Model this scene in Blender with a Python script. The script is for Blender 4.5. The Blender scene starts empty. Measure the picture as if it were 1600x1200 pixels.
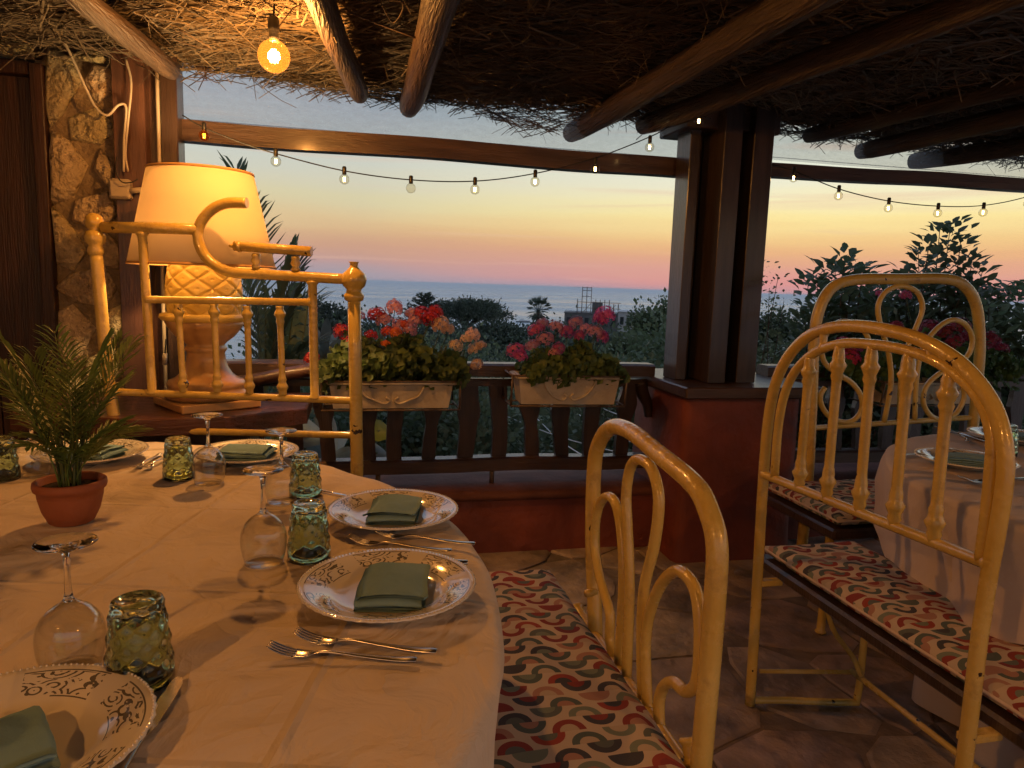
# Seaside terrace restaurant at dusk: pergola, bed-frame benches, set tables, sea beyond.
import bpy, math, random
import numpy as np
from math import sin, cos, pi, radians, sqrt, atan2, hypot, tan, floor, exp
from mathutils import Vector, Matrix, noise
random.seed(7); np.random.seed(7)
S = bpy.context.scene
COL = S.collection
# ------------------------------------------------------------------ camera
EYE = Vector((0, 0, 1.25)); FPX = 1109.0                     # focal length in pixels of a 1600 px wide picture
PITCH, YAW, ROLL = radians(7.9), radians(13), radians(1.9)
RM = Matrix.Rotation(-YAW, 3, 'Z') @ Matrix.Rotation(pi/2-PITCH, 3, 'X') @ Matrix.Rotation(ROLL, 3, 'Z')
cd = bpy.data.cameras.new('camera'); co = bpy.data.objects.new('camera', cd); COL.objects.link(co)
co.matrix_world = Matrix.Translation(EYE) @ RM.to_4x4()
cd.sensor_width = 36; cd.lens = FPX/1600*36; cd.clip_start = .02; cd.clip_end = 400000
S.camera = co
# survey helpers: where the sight line through a photo pixel meets a known plane of the place
def ray(x, y): return RM @ Vector(((x-800)/FPX, -(y-600)/FPX, -1))
def oz(x, y, z): d = ray(x, y); return EYE + d*((z-EYE.z)/d.z)
def oy(x, y, Y): d = ray(x, y); return EYE + d*(Y/d.y)
def ox(x, y, X): d = ray(x, y); return EYE + d*(X/d.x)
def on(x, y, p, n): d = ray(x, y); return EYE + d*((Vector(p)-EYE).dot(n)/d.dot(n))
# ------------------------------------------------------------------ colour and view
def lin(c): return tuple(((v/255)/12.92 if v/255 <= .04045 else ((v/255+.055)/1.055)**2.4) for v in c)
S.view_settings.view_transform = 'Standard'; S.view_settings.look = 'None'
S.view_settings.exposure = .32; S.view_settings.gamma = 1; S.view_settings.use_curve_mapping = False
# ------------------------------------------------------------------ dusk sky (sun just set, ahead and to the right)
W = bpy.data.worlds.new('World'); S.world = W; W.use_nodes = True
nt = W.node_tree; nt.nodes.clear()
def N(t, kind, **k):
    n = t.nodes.new(kind)
    for a, v in k.items(): setattr(n, a, v)
    return n
def ramp(t, stops, fac=None):
    r = N(t, 'ShaderNodeValToRGB'); e = r.color_ramp.elements
    while len(e) < len(stops): e.new(.5)
    for i, (p, c) in enumerate(stops): e[i].position = p; e[i].color = (*c[:3], 1)
    if fac is not None: t.links.new(fac, r.inputs[0])
    return r
def math_(t, op, a, b=None, clamp=False):
    m = N(t, 'ShaderNodeMath', operation=op, use_clamp=clamp)
    for i, v in enumerate((a, b)):
        if v is None: continue
        if isinstance(v, (int, float)): m.inputs[i].default_value = v
        else: t.links.new(v, m.inputs[i])
    return m.outputs[0]
tc = N(nt, 'ShaderNodeTexCoord'); nv = N(nt, 'ShaderNodeVectorMath', operation='NORMALIZE'); nt.links.new(tc.outputs['Generated'], nv.inputs[0])
sx = N(nt, 'ShaderNodeSeparateXYZ'); nt.links.new(nv.outputs[0], sx.inputs[0])
el = math_(nt, 'MULTIPLY', math_(nt, 'ADD', sx.outputs[2], .1), 1/1.1, True)
cn = N(nt, 'ShaderNodeTexNoise'); cn.inputs['Scale'].default_value = 3.0; cn.inputs['Detail'].default_value = 5
cm = N(nt, 'ShaderNodeMapping'); cm.inputs['Scale'].default_value = (1, 1, 14); nt.links.new(nv.outputs[0], cm.inputs[0]); nt.links.new(cm.outputs[0], cn.inputs[0])
el = math_(nt, 'ADD', el, math_(nt, 'MULTIPLY', math_(nt, 'SUBTRACT', cn.outputs[0], .5), .026))
P = lambda e: (e+.1)/1.1
away = [(0, (120, 128, 142)), (P(-.006), (140, 150, 165)), (P(.0), (152, 154, 170)), (P(.012), (172, 154, 160)), (P(.03), (192, 153, 146)), (P(.048), (203, 158, 132)), (P(.066), (214, 177, 136)), (P(.082), (219, 192, 147)),
        (P(.106), (214, 204, 166)), (P(.135), (208, 205, 184)), (P(.17), (197, 203, 196)), (P(.22), (182, 194, 203)), (P(.30), (164, 180, 203)), (P(.55), (150, 170, 199)), (1, (138, 158, 191))]
west = [(0, (120, 128, 142)), (P(-.006), (150, 150, 165)), (P(.0), (200, 148, 152)), (P(.013), (222, 150, 144)), (P(.028), (222, 160, 143)), (P(.042), (226, 167, 136)), (P(.056), (233, 180, 130)), (P(.072), (241, 200, 137)),
        (P(.1), (250, 228, 158)), (P(.118), (247, 235, 184)), (P(.137), (238, 233, 203)), (P(.17), (229, 232, 214)), (P(.22), (206, 220, 216)), (P(.55), (152, 173, 200)), (1, (138, 158, 191))]
r1 = ramp(nt, [(p, lin(c)) for p, c in away], el); r2 = ramp(nt, [(p, lin(c)) for p, c in west], el)
az = N(nt, 'ShaderNodeVectorMath', operation='DOT_PRODUCT'); nt.links.new(nv.outputs[0], az.inputs[0]); az.inputs[1].default_value = (sin(radians(42)), cos(radians(42)), 0)
fz = math_(nt, 'MULTIPLY', math_(nt, 'SUBTRACT', az.outputs['Value'], .75), 4.3, True)
mx = N(nt, 'ShaderNodeMix', data_type='RGBA'); nt.links.new(fz, mx.inputs[0]); nt.links.new(r1.outputs[0], mx.inputs[6]); nt.links.new(r2.outputs[0], mx.inputs[7])
dim = math_(nt, 'MULTIPLY', math_(nt, 'MINIMUM', math_(nt, 'ADD', math_(nt, 'MULTIPLY', az.outputs['Value'], .25), .85), 1), 2**-.27)          # the eastern sky is darker
c2 = N(nt, 'ShaderNodeTexNoise'); c2.inputs['Scale'].default_value = 2.2; c2.inputs['Detail'].default_value = 7; c2.inputs['Distortion'].default_value = .6; c3 = N(nt, 'ShaderNodeMapping'); c3.inputs['Scale'].default_value = (1, 1, 26); c3.inputs['Rotation'].default_value = (.012, .02, 0); nt.links.new(nv.outputs[0], c3.inputs[0]); nt.links.new(c3.outputs[0], c2.inputs[0])
wisp = ramp(nt, [(.56, (0, 0, 0)), (.74, (.42, .42, .42))], c2.outputs[0]); cl = N(nt, 'ShaderNodeMix', data_type='RGBA'); nt.links.new(wisp.outputs[0], cl.inputs[0]); nt.links.new(mx.outputs[2], cl.inputs[6]); cl.inputs[7].default_value = (*lin((226, 186, 160)), 1)      # thin evening cloud
bg = N(nt, 'ShaderNodeBackground'); nt.links.new(cl.outputs[2], bg.inputs[0]); nt.links.new(dim, bg.inputs[1])
wo = N(nt, 'ShaderNodeOutputWorld'); nt.links.new(bg.outputs[0], wo.inputs[0])
# ------------------------------------------------------------------ renderer
cy = S.cycles
cy.use_denoising = True; cy.use_adaptive_sampling = True; cy.adaptive_threshold = .025; cy.adaptive_min_samples = 20; cy.max_bounces = 8; cy.diffuse_bounces = 2; cy.glossy_bounces = 4; cy.transmission_bounces = 8; cy.transparent_max_bounces = 24
cy.sample_clamp_indirect = 4; cy.caustics_reflective = False; cy.caustics_refractive = False; cy.blur_glossy = .5
cy.volume_bounces = 2
# ------------------------------------------------------------------ mesh helpers
class MB:
    """collects shapes, then links them as ONE mesh object"""
    def __init__(s): s.v = []; s.f = []; s.sm = []
    def add(s, v, f, smooth=True):
        b = len(s.v); s.v += [tuple(p) for p in v]; s.f += [tuple(b+i for i in q) for q in f]; s.sm += [smooth]*len(f); return s
    def box(s, c, d, rot=None, ch=.0, off=None):
        """chamfered box: centre, full size, rotation matrix, chamfer"""
        hx, hy, hz = (x/2 for x in d); ch = min(ch, hx*.6, hy*.6, hz*.6); V = []; F = []
        c = Vector(c)
        if ch <= 0:
            for x in (-hx, hx):
                for y in (-hy, hy):
                    for z in (-hz, hz): V.append(Vector((x, y, z)))
            F = [(0, 1, 3, 2), (4, 6, 7, 5), (0, 4, 5, 1), (2, 3, 7, 6), (0, 2, 6, 4), (1, 5, 7, 3)]
        else:
            id_ = {}
            for a in (-1, 1):
                for b in (-1, 1):
                    for g in (-1, 1):
                        for ax in range(3):
                            p = [a*(hx-ch), b*(hy-ch), g*(hz-ch)]; p[ax] = (a*hx, b*hy, g*hz)[ax]
                            id_[(a, b, g, ax)] = len(V); V.append(Vector(p))
            I = lambda a, b, g, x: id_[(a, b, g, x)]
            for q in (-1, 1):
                F += [[I(q, -1, -1, 0), I(q, 1, -1, 0), I(q, 1, 1, 0), I(q, -1, 1, 0)][::q], [I(-1, q, -1, 1), I(-1, q, 1, 1), I(1, q, 1, 1), I(1, q, -1, 1)][::q], [I(-1, -1, q, 2), I(1, -1, q, 2), I(1, 1, q, 2), I(-1, 1, q, 2)][::q]]
                for r in (-1, 1):
                    F += [(I(q, r, -1, 0), I(q, r, 1, 0), I(q, r, 1, 1), I(q, r, -1, 1)), (I(q, -1, r, 0), I(q, 1, r, 0), I(q, 1, r, 2), I(q, -1, r, 2)), (I(-1, q, r, 1), I(1, q, r, 1), I(1, q, r, 2), I(-1, q, r, 2))]
                    for t in (-1, 1): F.append((I(q, r, t, 0), I(q, r, t, 1), I(q, r, t, 2)))
        if rot: V = [rot @ p for p in V]
        return s.add([p+c for p in V], F, False)
    def tube(s, pts, r, seg=10, closed=False, cap=True, flat=1.0, up=None):
        """tube along a polyline, r a number or one per point; flat squeezes it along the second frame axis"""
        P_ = [Vector(p) for p in pts]; n = len(P_); R = r if hasattr(r, '__len__') else [r]*n
        T = []
        for i in range(n):
            a = P_[(i-1) % n] if (closed or i > 0) else P_[i]; b = P_[(i+1) % n] if (closed or i < n-1) else P_[i]
            t = b-a; T.append(t.normalized() if t.length > 1e-9 else Vector((0, 0, 1)))
        u = Vector(up) if up else (Vector((0, 0, 1)) if abs(T[0].z) < .9 else Vector((1, 0, 0)))
        u = (u-T[0]*u.dot(T[0])).normalized(); V = []
        for i in range(n):
            u = u-T[i]*u.dot(T[i]); u.normalize(); w = T[i].cross(u)
            for k in range(seg):
                a = 2*pi*k/seg; V.append(P_[i]+(w*cos(a)+u*sin(a)*flat)*R[i])
        F = []
        for i in range(n if closed else n-1):
            for k in range(seg):
                a = i*seg+k; b = i*seg+(k+1) % seg; c = ((i+1) % n)*seg+(k+1) % seg; d = ((i+1) % n)*seg+k; F.append((a, b, c, d))
        s.add(V, F)
        if cap and not closed:
            b = len(s.v)-len(V); s.f.append(tuple(b+k for k in range(seg))[::-1]); s.f.append(tuple(b+(n-1)*seg+k for k in range(seg))); s.sm += [False, False]
        return s
    def lathe(s, prof, seg=24, c=(0, 0, 0), axis=None, wob=None, smooth=True, closed=False):
        """profile of (radius, height) round an axis (default z) through c"""
        c = Vector(c); ax = Vector(axis).normalized() if axis else Vector((0, 0, 1))
        x = Vector((1, 0, 0)) if abs(ax.x) < .9 else Vector((0, 1, 0)); x = (x-ax*x.dot(ax)).normalized(); y = ax.cross(x); V = []
        for j, (r, h) in enumerate(prof):
            for k in range(seg):
                a = 2*pi*k/seg; rr = r*(wob(a, h, j) if wob else 1); V.append(c+(x*cos(a)+y*sin(a))*rr+ax*h)
        F = []; m = len(prof)
        for j in range(m if closed else m-1):
            j2 = (j+1) % m
            for k in range(seg): k2 = (k+1) % seg; F.append((j*seg+k, j*seg+k2, j2*seg+k2, j2*seg+k))
        if not closed:
            if prof[0][0] > 1e-6: F.append(tuple(range(seg))[::-1])
            if prof[-1][0] > 1e-6: F.append(tuple((m-1)*seg+k for k in range(seg)))
        return s.add(V, F, smooth)
    def prism(s, poly, h0, h1, inset=0, drop=0):
        """flat polygon (x, y) raised from h0 to h1, with a bevelled top edge"""
        n = len(poly); cx = sum(p[0] for p in poly)/n; cyy = sum(p[1] for p in poly)/n
        V = [(x, y, h0) for x, y in poly]+[(x, y, h1-drop) for x, y in poly]
        F = [(i, (i+1) % n, n+(i+1) % n, n+i) for i in range(n)]
        if inset:
            V += [(x+(cx-x)*inset, y+(cyy-y)*inset, h1) for x, y in poly]; F += [(n+i, n+(i+1) % n, 2*n+(i+1) % n, 2*n+i) for i in range(n)]; F.append(tuple(2*n+i for i in range(n)))
        else: F.append(tuple(n+i for i in range(n)))
        F.append(tuple(range(n))[::-1])
        return s.add(V, F, False)
    def build(s, name, mat, parent=None, kind=None, origin=None):
        r = parent
        while r is not None and r.parent: r = r.parent
        off = r.location if r is not None else (Vector(origin) if origin else Vector((0, 0, 0)))
        me = bpy.data.meshes.new(name); V = np.array(s.v, dtype=float)-np.array(off)
        me.from_pydata(V.tolist(), [], s.f); me.polygons.foreach_set('use_smooth', s.sm); me.materials.append(MAT[mat] if isinstance(mat, str) else mat); me.update()
        o = bpy.data.objects.new(name, me); COL.objects.link(o); o.parent = parent
        if parent is None: o.location = off
        if kind: o['kind'] = kind
        return o
def thing(name, label, cat, loc=(0, 0, 0), group=None):
    o = bpy.data.objects.new(name, None); COL.objects.link(o); o.location = loc; o.empty_display_size = .05
    return tag(o, label, cat, group)
def tag(o, label, cat, group=None):
    o['label'] = label; o['category'] = cat
    if group: o['group'] = group
    return o
def dup(root, loc, rot=0, label=None, group=None, scale=None, parent=None):
    c = root.copy(); COL.objects.link(c); c.parent = parent
    if loc is not None: c.location = loc; c.rotation_euler = (0, 0, rot) if not hasattr(rot, '__len__') else rot
    if scale: c.scale = (scale,)*3 if not hasattr(scale, '__len__') else scale
    if label: c['label'] = label
    if group: c['group'] = group
    for ch in root.children: dup(ch, None, parent=c)
    return c
def fast(name, V, F, mat, parent=None, smooth=False, kind=None):
    """numpy arrays of vertices (n,3) and faces (m,k) to a mesh object, in the root's local space"""
    r = parent
    while r is not None and r.parent: r = r.parent
    V = np.asarray(V, dtype=np.float32)
    if r is not None: V = V-np.array(r.location, dtype=np.float32)
    F = np.asarray(F, dtype=np.int32); m, k = F.shape
    me = bpy.data.meshes.new(name); me.vertices.add(len(V)); me.vertices.foreach_set('co', V.ravel())
    me.loops.add(m*k); me.loops.foreach_set('vertex_index', F.ravel()); me.polygons.add(m); me.polygons.foreach_set('loop_start', np.arange(0, m*k, k, dtype=np.int32))
    me.polygons.foreach_set('use_smooth', np.full(m, smooth)); me.update(calc_edges=True); me.materials.append(MAT[mat])
    o = bpy.data.objects.new(name, me); COL.objects.link(o); o.parent = parent
    if kind: o['kind'] = kind
    return o
def curve(pts, n=6, closed=False):
    """Catmull-Rom through the points"""
    p = [Vector(q) for q in pts]; m = len(p); out = []
    for i in range(m if closed else m-1):
        a = p[(i-1) % m] if (closed or i > 0) else p[0]*2-p[1]; b = p[i]; c = p[(i+1) % m]; d = p[(i+2) % m] if (closed or i < m-2) else p[-1]*2-p[-2]
        for k in range(n):
            t = k/n; out.append(.5*((2*b)+(c-a)*t+(2*a-5*b+4*c-d)*t*t+(-a+3*b-3*c+d)*t**3))
    if not closed: out.append(p[-1])
    return out
def nz(x, y=0, z=0): return noise.noise(Vector((x, y, z)))
# ------------------------------------------------------------------ materials
MAT = {}
def new(name):
    m = bpy.data.materials.new(name); m.use_nodes = True; t = m.node_tree; b = t.nodes['Principled BSDF']; MAT[name] = m; return m, t, b
def pm(name, c1, c2=None, scale=8, rough=.6, bump=0, bscale=None, stretch=(1, 1, 1), metallic=0, coat=0, rand=0, contrast=(.35, .65), spec=.5, detail=6, trans=0, rvar=0, bdist=.01):
    """two colours mixed by noise, optional bump, per-object variation and translucency"""
    m, t, b = new(name); c2 = c2 or c1
    tc = N(t, 'ShaderNodeTexCoord'); mp = N(t, 'ShaderNodeMapping'); mp.inputs['Scale'].default_value = stretch; t.links.new(tc.outputs['Object'], mp.inputs[0])
    oi = N(t, 'ShaderNodeObjectInfo'); cb = N(t, 'ShaderNodeVectorMath', operation='ADD'); rv = N(t, 'ShaderNodeVectorMath', operation='SCALE'); t.links.new(oi.outputs['Location'], rv.inputs[0]); rv.inputs[3].default_value = 3.1
    t.links.new(mp.outputs[0], cb.inputs[0]); t.links.new(rv.outputs[0], cb.inputs[1])
    n = N(t, 'ShaderNodeTexNoise'); n.inputs['Scale'].default_value = scale; n.inputs['Detail'].default_value = detail; t.links.new(cb.outputs[0], n.inputs[0])
    r = ramp(t, [(contrast[0], c1), (contrast[1], c2)], n.outputs[0]); col = r.outputs[0]
    if rand:
        hs = N(t, 'ShaderNodeHueSaturation'); t.links.new(col, hs.inputs['Color'])
        t.links.new(math_(t, 'ADD', math_(t, 'MULTIPLY', oi.outputs['Random'], 2*rand), 1-rand), hs.inputs['Value'])
        t.links.new(math_(t, 'ADD', math_(t, 'MULTIPLY', math_(t, 'FRACT', math_(t, 'MULTIPLY', oi.outputs['Random'], 7.3)), .06*rand/.3), .5-.03*rand/.3), hs.inputs['Hue']); col = hs.outputs[0]
    t.links.new(col, b.inputs['Base Color']); b.inputs['Roughness'].default_value = rough; b.inputs['Metallic'].default_value = metallic; b.inputs['Coat Weight'].default_value = coat; b.inputs['Coat Roughness'].default_value = .15; b.inputs['Specular IOR Level'].default_value = spec
    n2 = None
    if bump or rvar:
        n2 = N(t, 'ShaderNodeTexNoise'); n2.inputs['Scale'].default_value = bscale or scale*4; n2.inputs['Detail'].default_value = 8; t.links.new(cb.outputs[0], n2.inputs[0])
    if rvar: t.links.new(math_(t, 'ADD', math_(t, 'MULTIPLY', n2.outputs[0], rvar), rough-rvar/2), b.inputs['Roughness'])
    if bump:
        bp = N(t, 'ShaderNodeBump'); bp.inputs['Strength'].default_value = bump; bp.inputs['Distance'].default_value = bdist; t.links.new(n2.outputs[0], bp.inputs['Height']); t.links.new(bp.outputs[0], b.inputs['Normal'])
    if trans:
        tr = N(t, 'ShaderNodeBsdfTranslucent'); t.links.new(col, tr.inputs[0]); ms = N(t, 'ShaderNodeMixShader'); ms.inputs[0].default_value = trans
        t.links.new(b.outputs[0], ms.inputs[1]); t.links.new(tr.outputs[0], ms.inputs[2]); t.links.new(ms.outputs[0], t.nodes['Material Output'].inputs[0])
    return m
def emit(name, c, s):
    m, t, b = new(name); b.inputs['Base Color'].default_value = (0, 0, 0, 1); b.inputs['Emission Color'].default_value = (*c, 1); b.inputs['Emission Strength'].default_value = s; return m
def thin_glass(name, c, refl=1.0, rough=.02):
    """thin clear wall: passes light straight through, reflects at grazing angles"""
    m, t, b = new(name); t.nodes.remove(b)
    tr = N(t, 'ShaderNodeBsdfTransparent'); tr.inputs[0].default_value = (*c, 1); gl = N(t, 'ShaderNodeBsdfGlossy'); gl.inputs['Roughness'].default_value = rough
    lw = N(t, 'ShaderNodeLayerWeight'); lw.inputs[0].default_value = .5; f = math_(t, 'ADD', math_(t, 'MULTIPLY', math_(t, 'POWER', lw.outputs['Facing'], 3), .8*refl), .06*refl, True); ms = N(t, 'ShaderNodeMixShader'); t.links.new(f, ms.inputs[0])
    t.links.new(tr.outputs[0], ms.inputs[1]); t.links.new(gl.outputs[0], ms.inputs[2]); t.links.new(ms.outputs[0], t.nodes['Material Output'].inputs[0]); return m
wood = dict(stretch=(1, 1, 1), bump=.25)
pm('timber', (.058, .032, .023), (.032, .017, .012), 5, .38, .25, 30, (6, 6, .6), coat=.25, rvar=.25)
pm('timber_flat', (.08, .042, .028), (.042, .021, .014), 5, .4, .25, 30, (.6, 6, 6), coat=.2, rvar=.25)
pm('timber_red', (.12, .055, .036), (.065, .03, .021), 5, .36, .2, 30, (6, 6, .6), coat=.3, rvar=.2)
pm('timber_gloss', (.058, .037, .030), (.034, .022, .018), 5, .3, .2, 30, (6, 6, .6), coat=.5, rvar=.1)
pm('door_wood', (.05, .018, .010), (.025, .010, .006), 6, .45, .3, 25, (7, 7, .5), rvar=.2)
pm('log_wood', (.085, .055, .038), (.04, .026, .019), 6, .5, .8, 16, (8, .6, 8), coat=.08, rvar=.35, bdist=.02)
pm('shelf_wood', (.15, .055, .035), (.07, .026, .018), 4, .3, .3, 22, (.7, 6, 6), coat=.4, rvar=.2)
pm('twig', (.15, .11, .08), (.065, .048, .036), 3, .8, 0, rand=.2)
pm('thatch_back', (.085, .055, .036), (.035, .022, .015), 9, .95, .8, 30, (1, 5, 5), bdist=.04)
pm('red_plaster', (.26, .06, .036), (.13, .032, .022), 3.5, .6, .5, 12, rvar=.25, contrast=(.3, .7), detail=10, bdist=.02)
pm('ledge_plaster', (.15, .06, .046), (.095, .038, .03), 6, .8, .5, 25, spec=.2)
pm('house_plaster', (.42, .30, .20), (.34, .24, .16), 3, .8, .3, 20)
pm('stone', (.64, .54, .34), (.38, .30, .18), 9, .9, 1.0, 38, rand=.2, bdist=.05)
pm('mortar', (.30, .23, .14), (.19, .14, .085), 10, .95, 1.0, 40, bdist=.02)
pm('paving', (.42, .31, .24), (.17, .13, .105), 5, .6, 1, 9, rand=.14, rvar=.35, bdist=.04)
pm('joint', (.24, .18, .14), (.14, .105, .085), 12, .95, .8, 40)
pm('cloth_pale', (.66, .54, .46), (.60, .48, .40), 3, .85, .5, 6, spec=.2, bdist=.03)
pm('napkin', (.23, .37, .40), (.18, .305, .335), 9, .9, .5, 40, spec=.2, bdist=.006)
pm('terracotta', (.34, .105, .045), (.25, .075, .035), 5, .7, .25, 40)
pm('planter', (.55, .48, .38), (.38, .31, .23), 7, .8, .5, 30)
pm('soil', (.035, .02, .012), (.02, .012, .008), 30, .95, 1, 60)
pm('steel', (.62, .60, .57), (.52, .50, .47), 6, .22, 0, metallic=1)
pm('iron', (.20, .15, .11), (.10, .06, .04), 20, .6, .4, 60, metallic=.4)
pm('cable_white', (.55, .47, .36), (.45, .38, .28), 10, .5)
pm('cable_black', (.012, .012, .012), None, 10, .5)
pm('black_plastic', (.02, .018, .016), None, 10, .4)
pm('grey_channel', (.20, .19, .185), (.14, .13, .13), 3, .35, .2, 40, (.5, .5, 30), metallic=.3)
pm('tree_bark', (.09, .06, .04), (.05, .035, .025), 6, .9, .6, 14, (4, 4, 1))
pm('leaf', (.14, .185, .10), (.08, .11, .06), 9, .5, rand=.3, trans=.35)
pm('leaf_geranium', (.10, .17, .045), (.055, .10, .028), 14, .55, rand=.2, trans=.35)
pm('leaf_palm', (.20, .29, .08), (.11, .18, .05), 9, .42, rand=.3, trans=.3)
pm('leaf_glossy', (.145, .19, .11), (.08, .115, .062), 6, .4, rand=.25, trans=.5)
pm('leaf_blue', (.24, .30, .29), (.14, .19, .18), 5, .5, .2, 30, (1, 1, 1), rand=.25, trans=.15)
pm('leaf_yellow', (.24, .26, .04), (.13, .18, .03), 6, .45, rand=.2, trans=.4)
pm('leaf_paddle', (.17, .22, .12), (.10, .14, .075), 6, .4, rand=.3, trans=.5)
pm('leaf_far', (.085, .115, .08), (.048, .068, .048), 1.5, .7, rand=.2, trans=.2)
pm('stem', (.07, .10, .035), (.05, .07, .025), 9, .6)
pm('petal_red', (.58, .035, .06), (.38, .015, .035), 25, .55, rand=.2, trans=.35)
pm('petal_orange', (.75, .10, .03), (.55, .05, .02), 25, .55, rand=.2, trans=.35)
pm('petal_pink', (.64, .13, .32), (.46, .06, .19), 25, .55, rand=.25, trans=.35)
pm('petal_blush', (.66, .33, .42), (.48, .17, .25), 25, .55, rand=.25, trans=.35)
pm('petal_cream', (.78, .55, .36), (.62, .38, .25), 25, .55, rand=.2, trans=.35)
pm('petal_wine', (.30, .03, .06), (.20, .02, .04), 25, .55, rand=.2, trans=.3)
pm('ground', (.05, .06, .028), (.03, .028, .018), .6, .95, 1, 4, bdist=.1)
pm('building_wall', (.50, .50, .52), (.42, .42, .44), .3, .8, .2, 3)
pm('building_dark', (.16, .16, .17), (.12, .12, .13), .5, .8)
pm('window_dark', (.03, .035, .045), None, 5, .15)
pm('boat_white', (.7, .7, .7), None, 5, .4)
pm('boat_dark', (.06, .07, .09), None, 5, .4)
pm('white_rope', (.75, .75, .72), (.6, .6, .57), 20, .7)
pm('island_rock', (.10, .12, .16), (.08, .10, .13), .001, .9)
pm('ceramic_lamp', (.66, .40, .17), (.54, .29, .11), 12, .32, .15, 30, coat=.4)
pm('ceramic_pineapple', (.88, .64, .17), (.80, .54, .12), 12, .35, .15, 30, coat=.3)
pm('ceramic_groove', (.40, .17, .05), (.30, .12, .04), 12, .5)
pm('shade_trim', (.55, .30, .10), None, 5, .7)
emit('filament', (1, .45, .09), 260); emit('string_filament', (1, .62, .24), 34); emit('amber_filament', (1, .25, .03), 26)
thin_glass('glass_clear', (.97, .97, .96), 1.0); thin_glass('glass_bulb', (.93, .90, .82), .8); thin_glass('glass_amber', (.95, .62, .25), .8)
def special():
    m = MAT['glass_amber']; t = m.node_tree; out = t.nodes['Material Output']; src = out.inputs[0].links[0].from_socket; tl = N(t, 'ShaderNodeBsdfTranslucent'); tl.inputs[0].default_value = (1, .42, .07, 1); ms = N(t, 'ShaderNodeMixShader'); ms.inputs[0].default_value = .006; t.links.new(src, ms.inputs[1]); t.links.new(tl.outputs[0], ms.inputs[2]); t.links.new(ms.outputs[0], out.inputs[0])
    m, t, b = new('glass_solid'); b.inputs['Base Color'].default_value = (.97, .97, .96, 1); b.inputs['Transmission Weight'].default_value = 1; b.inputs['Roughness'].default_value = .02; b.inputs['IOR'].default_value = 1.5
    # linen: pressed fold lines and soft wrinkles as relief
    m, t, b = new('cloth'); tc = N(t, 'ShaderNodeTexCoord'); mp = N(t, 'ShaderNodeMapping'); mp.inputs['Rotation'].default_value = (0, 0, radians(14)); mp.inputs['Location'].default_value = (.13, .06, 0); t.links.new(tc.outputs['Object'], mp.inputs[0]); sp = N(t, 'ShaderNodeSeparateXYZ')
    wob = N(t, 'ShaderNodeTexNoise'); wob.inputs['Scale'].default_value = 5; t.links.new(mp.outputs[0], wob.inputs[0]); t.links.new(mp.outputs[0], sp.inputs[0]); hgt = None
    for ax, pit in ((0, .42), (1, .40)):
        q = math_(t, 'ABSOLUTE', math_(t, 'SUBTRACT', math_(t, 'FRACT', math_(t, 'ADD', math_(t, 'DIVIDE', sp.outputs[ax], pit), math_(t, 'MULTIPLY', wob.outputs[0], .02))), .5)); q = math_(t, 'SUBTRACT', 1, math_(t, 'MULTIPLY', q, pit/.009, True)); hgt = q if hgt is None else math_(t, 'MAXIMUM', hgt, q)
    n1 = N(t, 'ShaderNodeTexNoise'); n1.inputs['Scale'].default_value = 2.6; n1.inputs['Detail'].default_value = 2.2; n1.inputs['Distortion'].default_value = .7; m2 = N(t, 'ShaderNodeMapping'); m2.inputs['Scale'].default_value = (1, 1.7, 1); m2.inputs['Rotation'].default_value = (0, 0, -.3); t.links.new(tc.outputs['Object'], m2.inputs[0]); t.links.new(m2.outputs[0], n1.inputs[0])
    n2 = N(t, 'ShaderNodeTexNoise'); n2.inputs['Scale'].default_value = 9; n2.inputs['Detail'].default_value = 5; n2.inputs['Distortion'].default_value = 1.5; t.links.new(tc.outputs['Object'], n2.inputs[0])
    n9 = N(t, 'ShaderNodeTexNoise'); n9.inputs['Scale'].default_value = 4.2; n9.inputs['Detail'].default_value = 3; n9.inputs['Distortion'].default_value = .6; t.links.new(tc.outputs['Object'], n9.inputs[0])
    hgt = math_(t, 'SUBTRACT', hgt, math_(t, 'MULTIPLY', math_(t, 'POWER', math_(t, 'ABSOLUTE', math_(t, 'SUBTRACT', n9.outputs[0], .5)), .6), 2.6))
    tot = math_(t, 'ADD', math_(t, 'MULTIPLY', hgt, .075), math_(t, 'ADD', n1.outputs[0], math_(t, 'MULTIPLY', n2.outputs[0], .22)))
    bp = N(t, 'ShaderNodeBump'); bp.inputs['Strength'].default_value = 1; bp.inputs['Distance'].default_value = .055; t.links.new(tot, bp.inputs['Height']); t.links.new(bp.outputs[0], b.inputs['Normal'])
    cr = ramp(t, [(.35, (.74, .63, .51)), (.65, (.67, .56, .45))], n1.outputs[0]); t.links.new(cr.outputs[0], b.inputs['Base Color']); b.inputs['Roughness'].default_value = .85; b.inputs['Specular IOR Level'].default_value = .2
    # old enamel on the bed frames: cream yellow with small dark chips
    m, t, b = new('enamel'); tc = N(t, 'ShaderNodeTexCoord'); n = N(t, 'ShaderNodeTexNoise'); n.inputs['Scale'].default_value = 7; n.inputs['Detail'].default_value = 5; t.links.new(tc.outputs['Object'], n.inputs[0])
    r = ramp(t, [(.35, (.60, .40, .085)), (.65, (.70, .50, .14))], n.outputs[0])
    n2 = N(t, 'ShaderNodeTexNoise'); n2.inputs['Scale'].default_value = 22; n2.inputs['Detail'].default_value = 3; t.links.new(tc.outputs['Object'], n2.inputs[0])
    chip = ramp(t, [(.70, (0, 0, 0)), (.715, (1, 1, 1))], n2.outputs[0])
    mx = N(t, 'ShaderNodeMix', data_type='RGBA'); t.links.new(chip.outputs[0], mx.inputs[0]); t.links.new(r.outputs[0], mx.inputs[6]); mx.inputs[7].default_value = (.035, .018, .01, 1)
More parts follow.
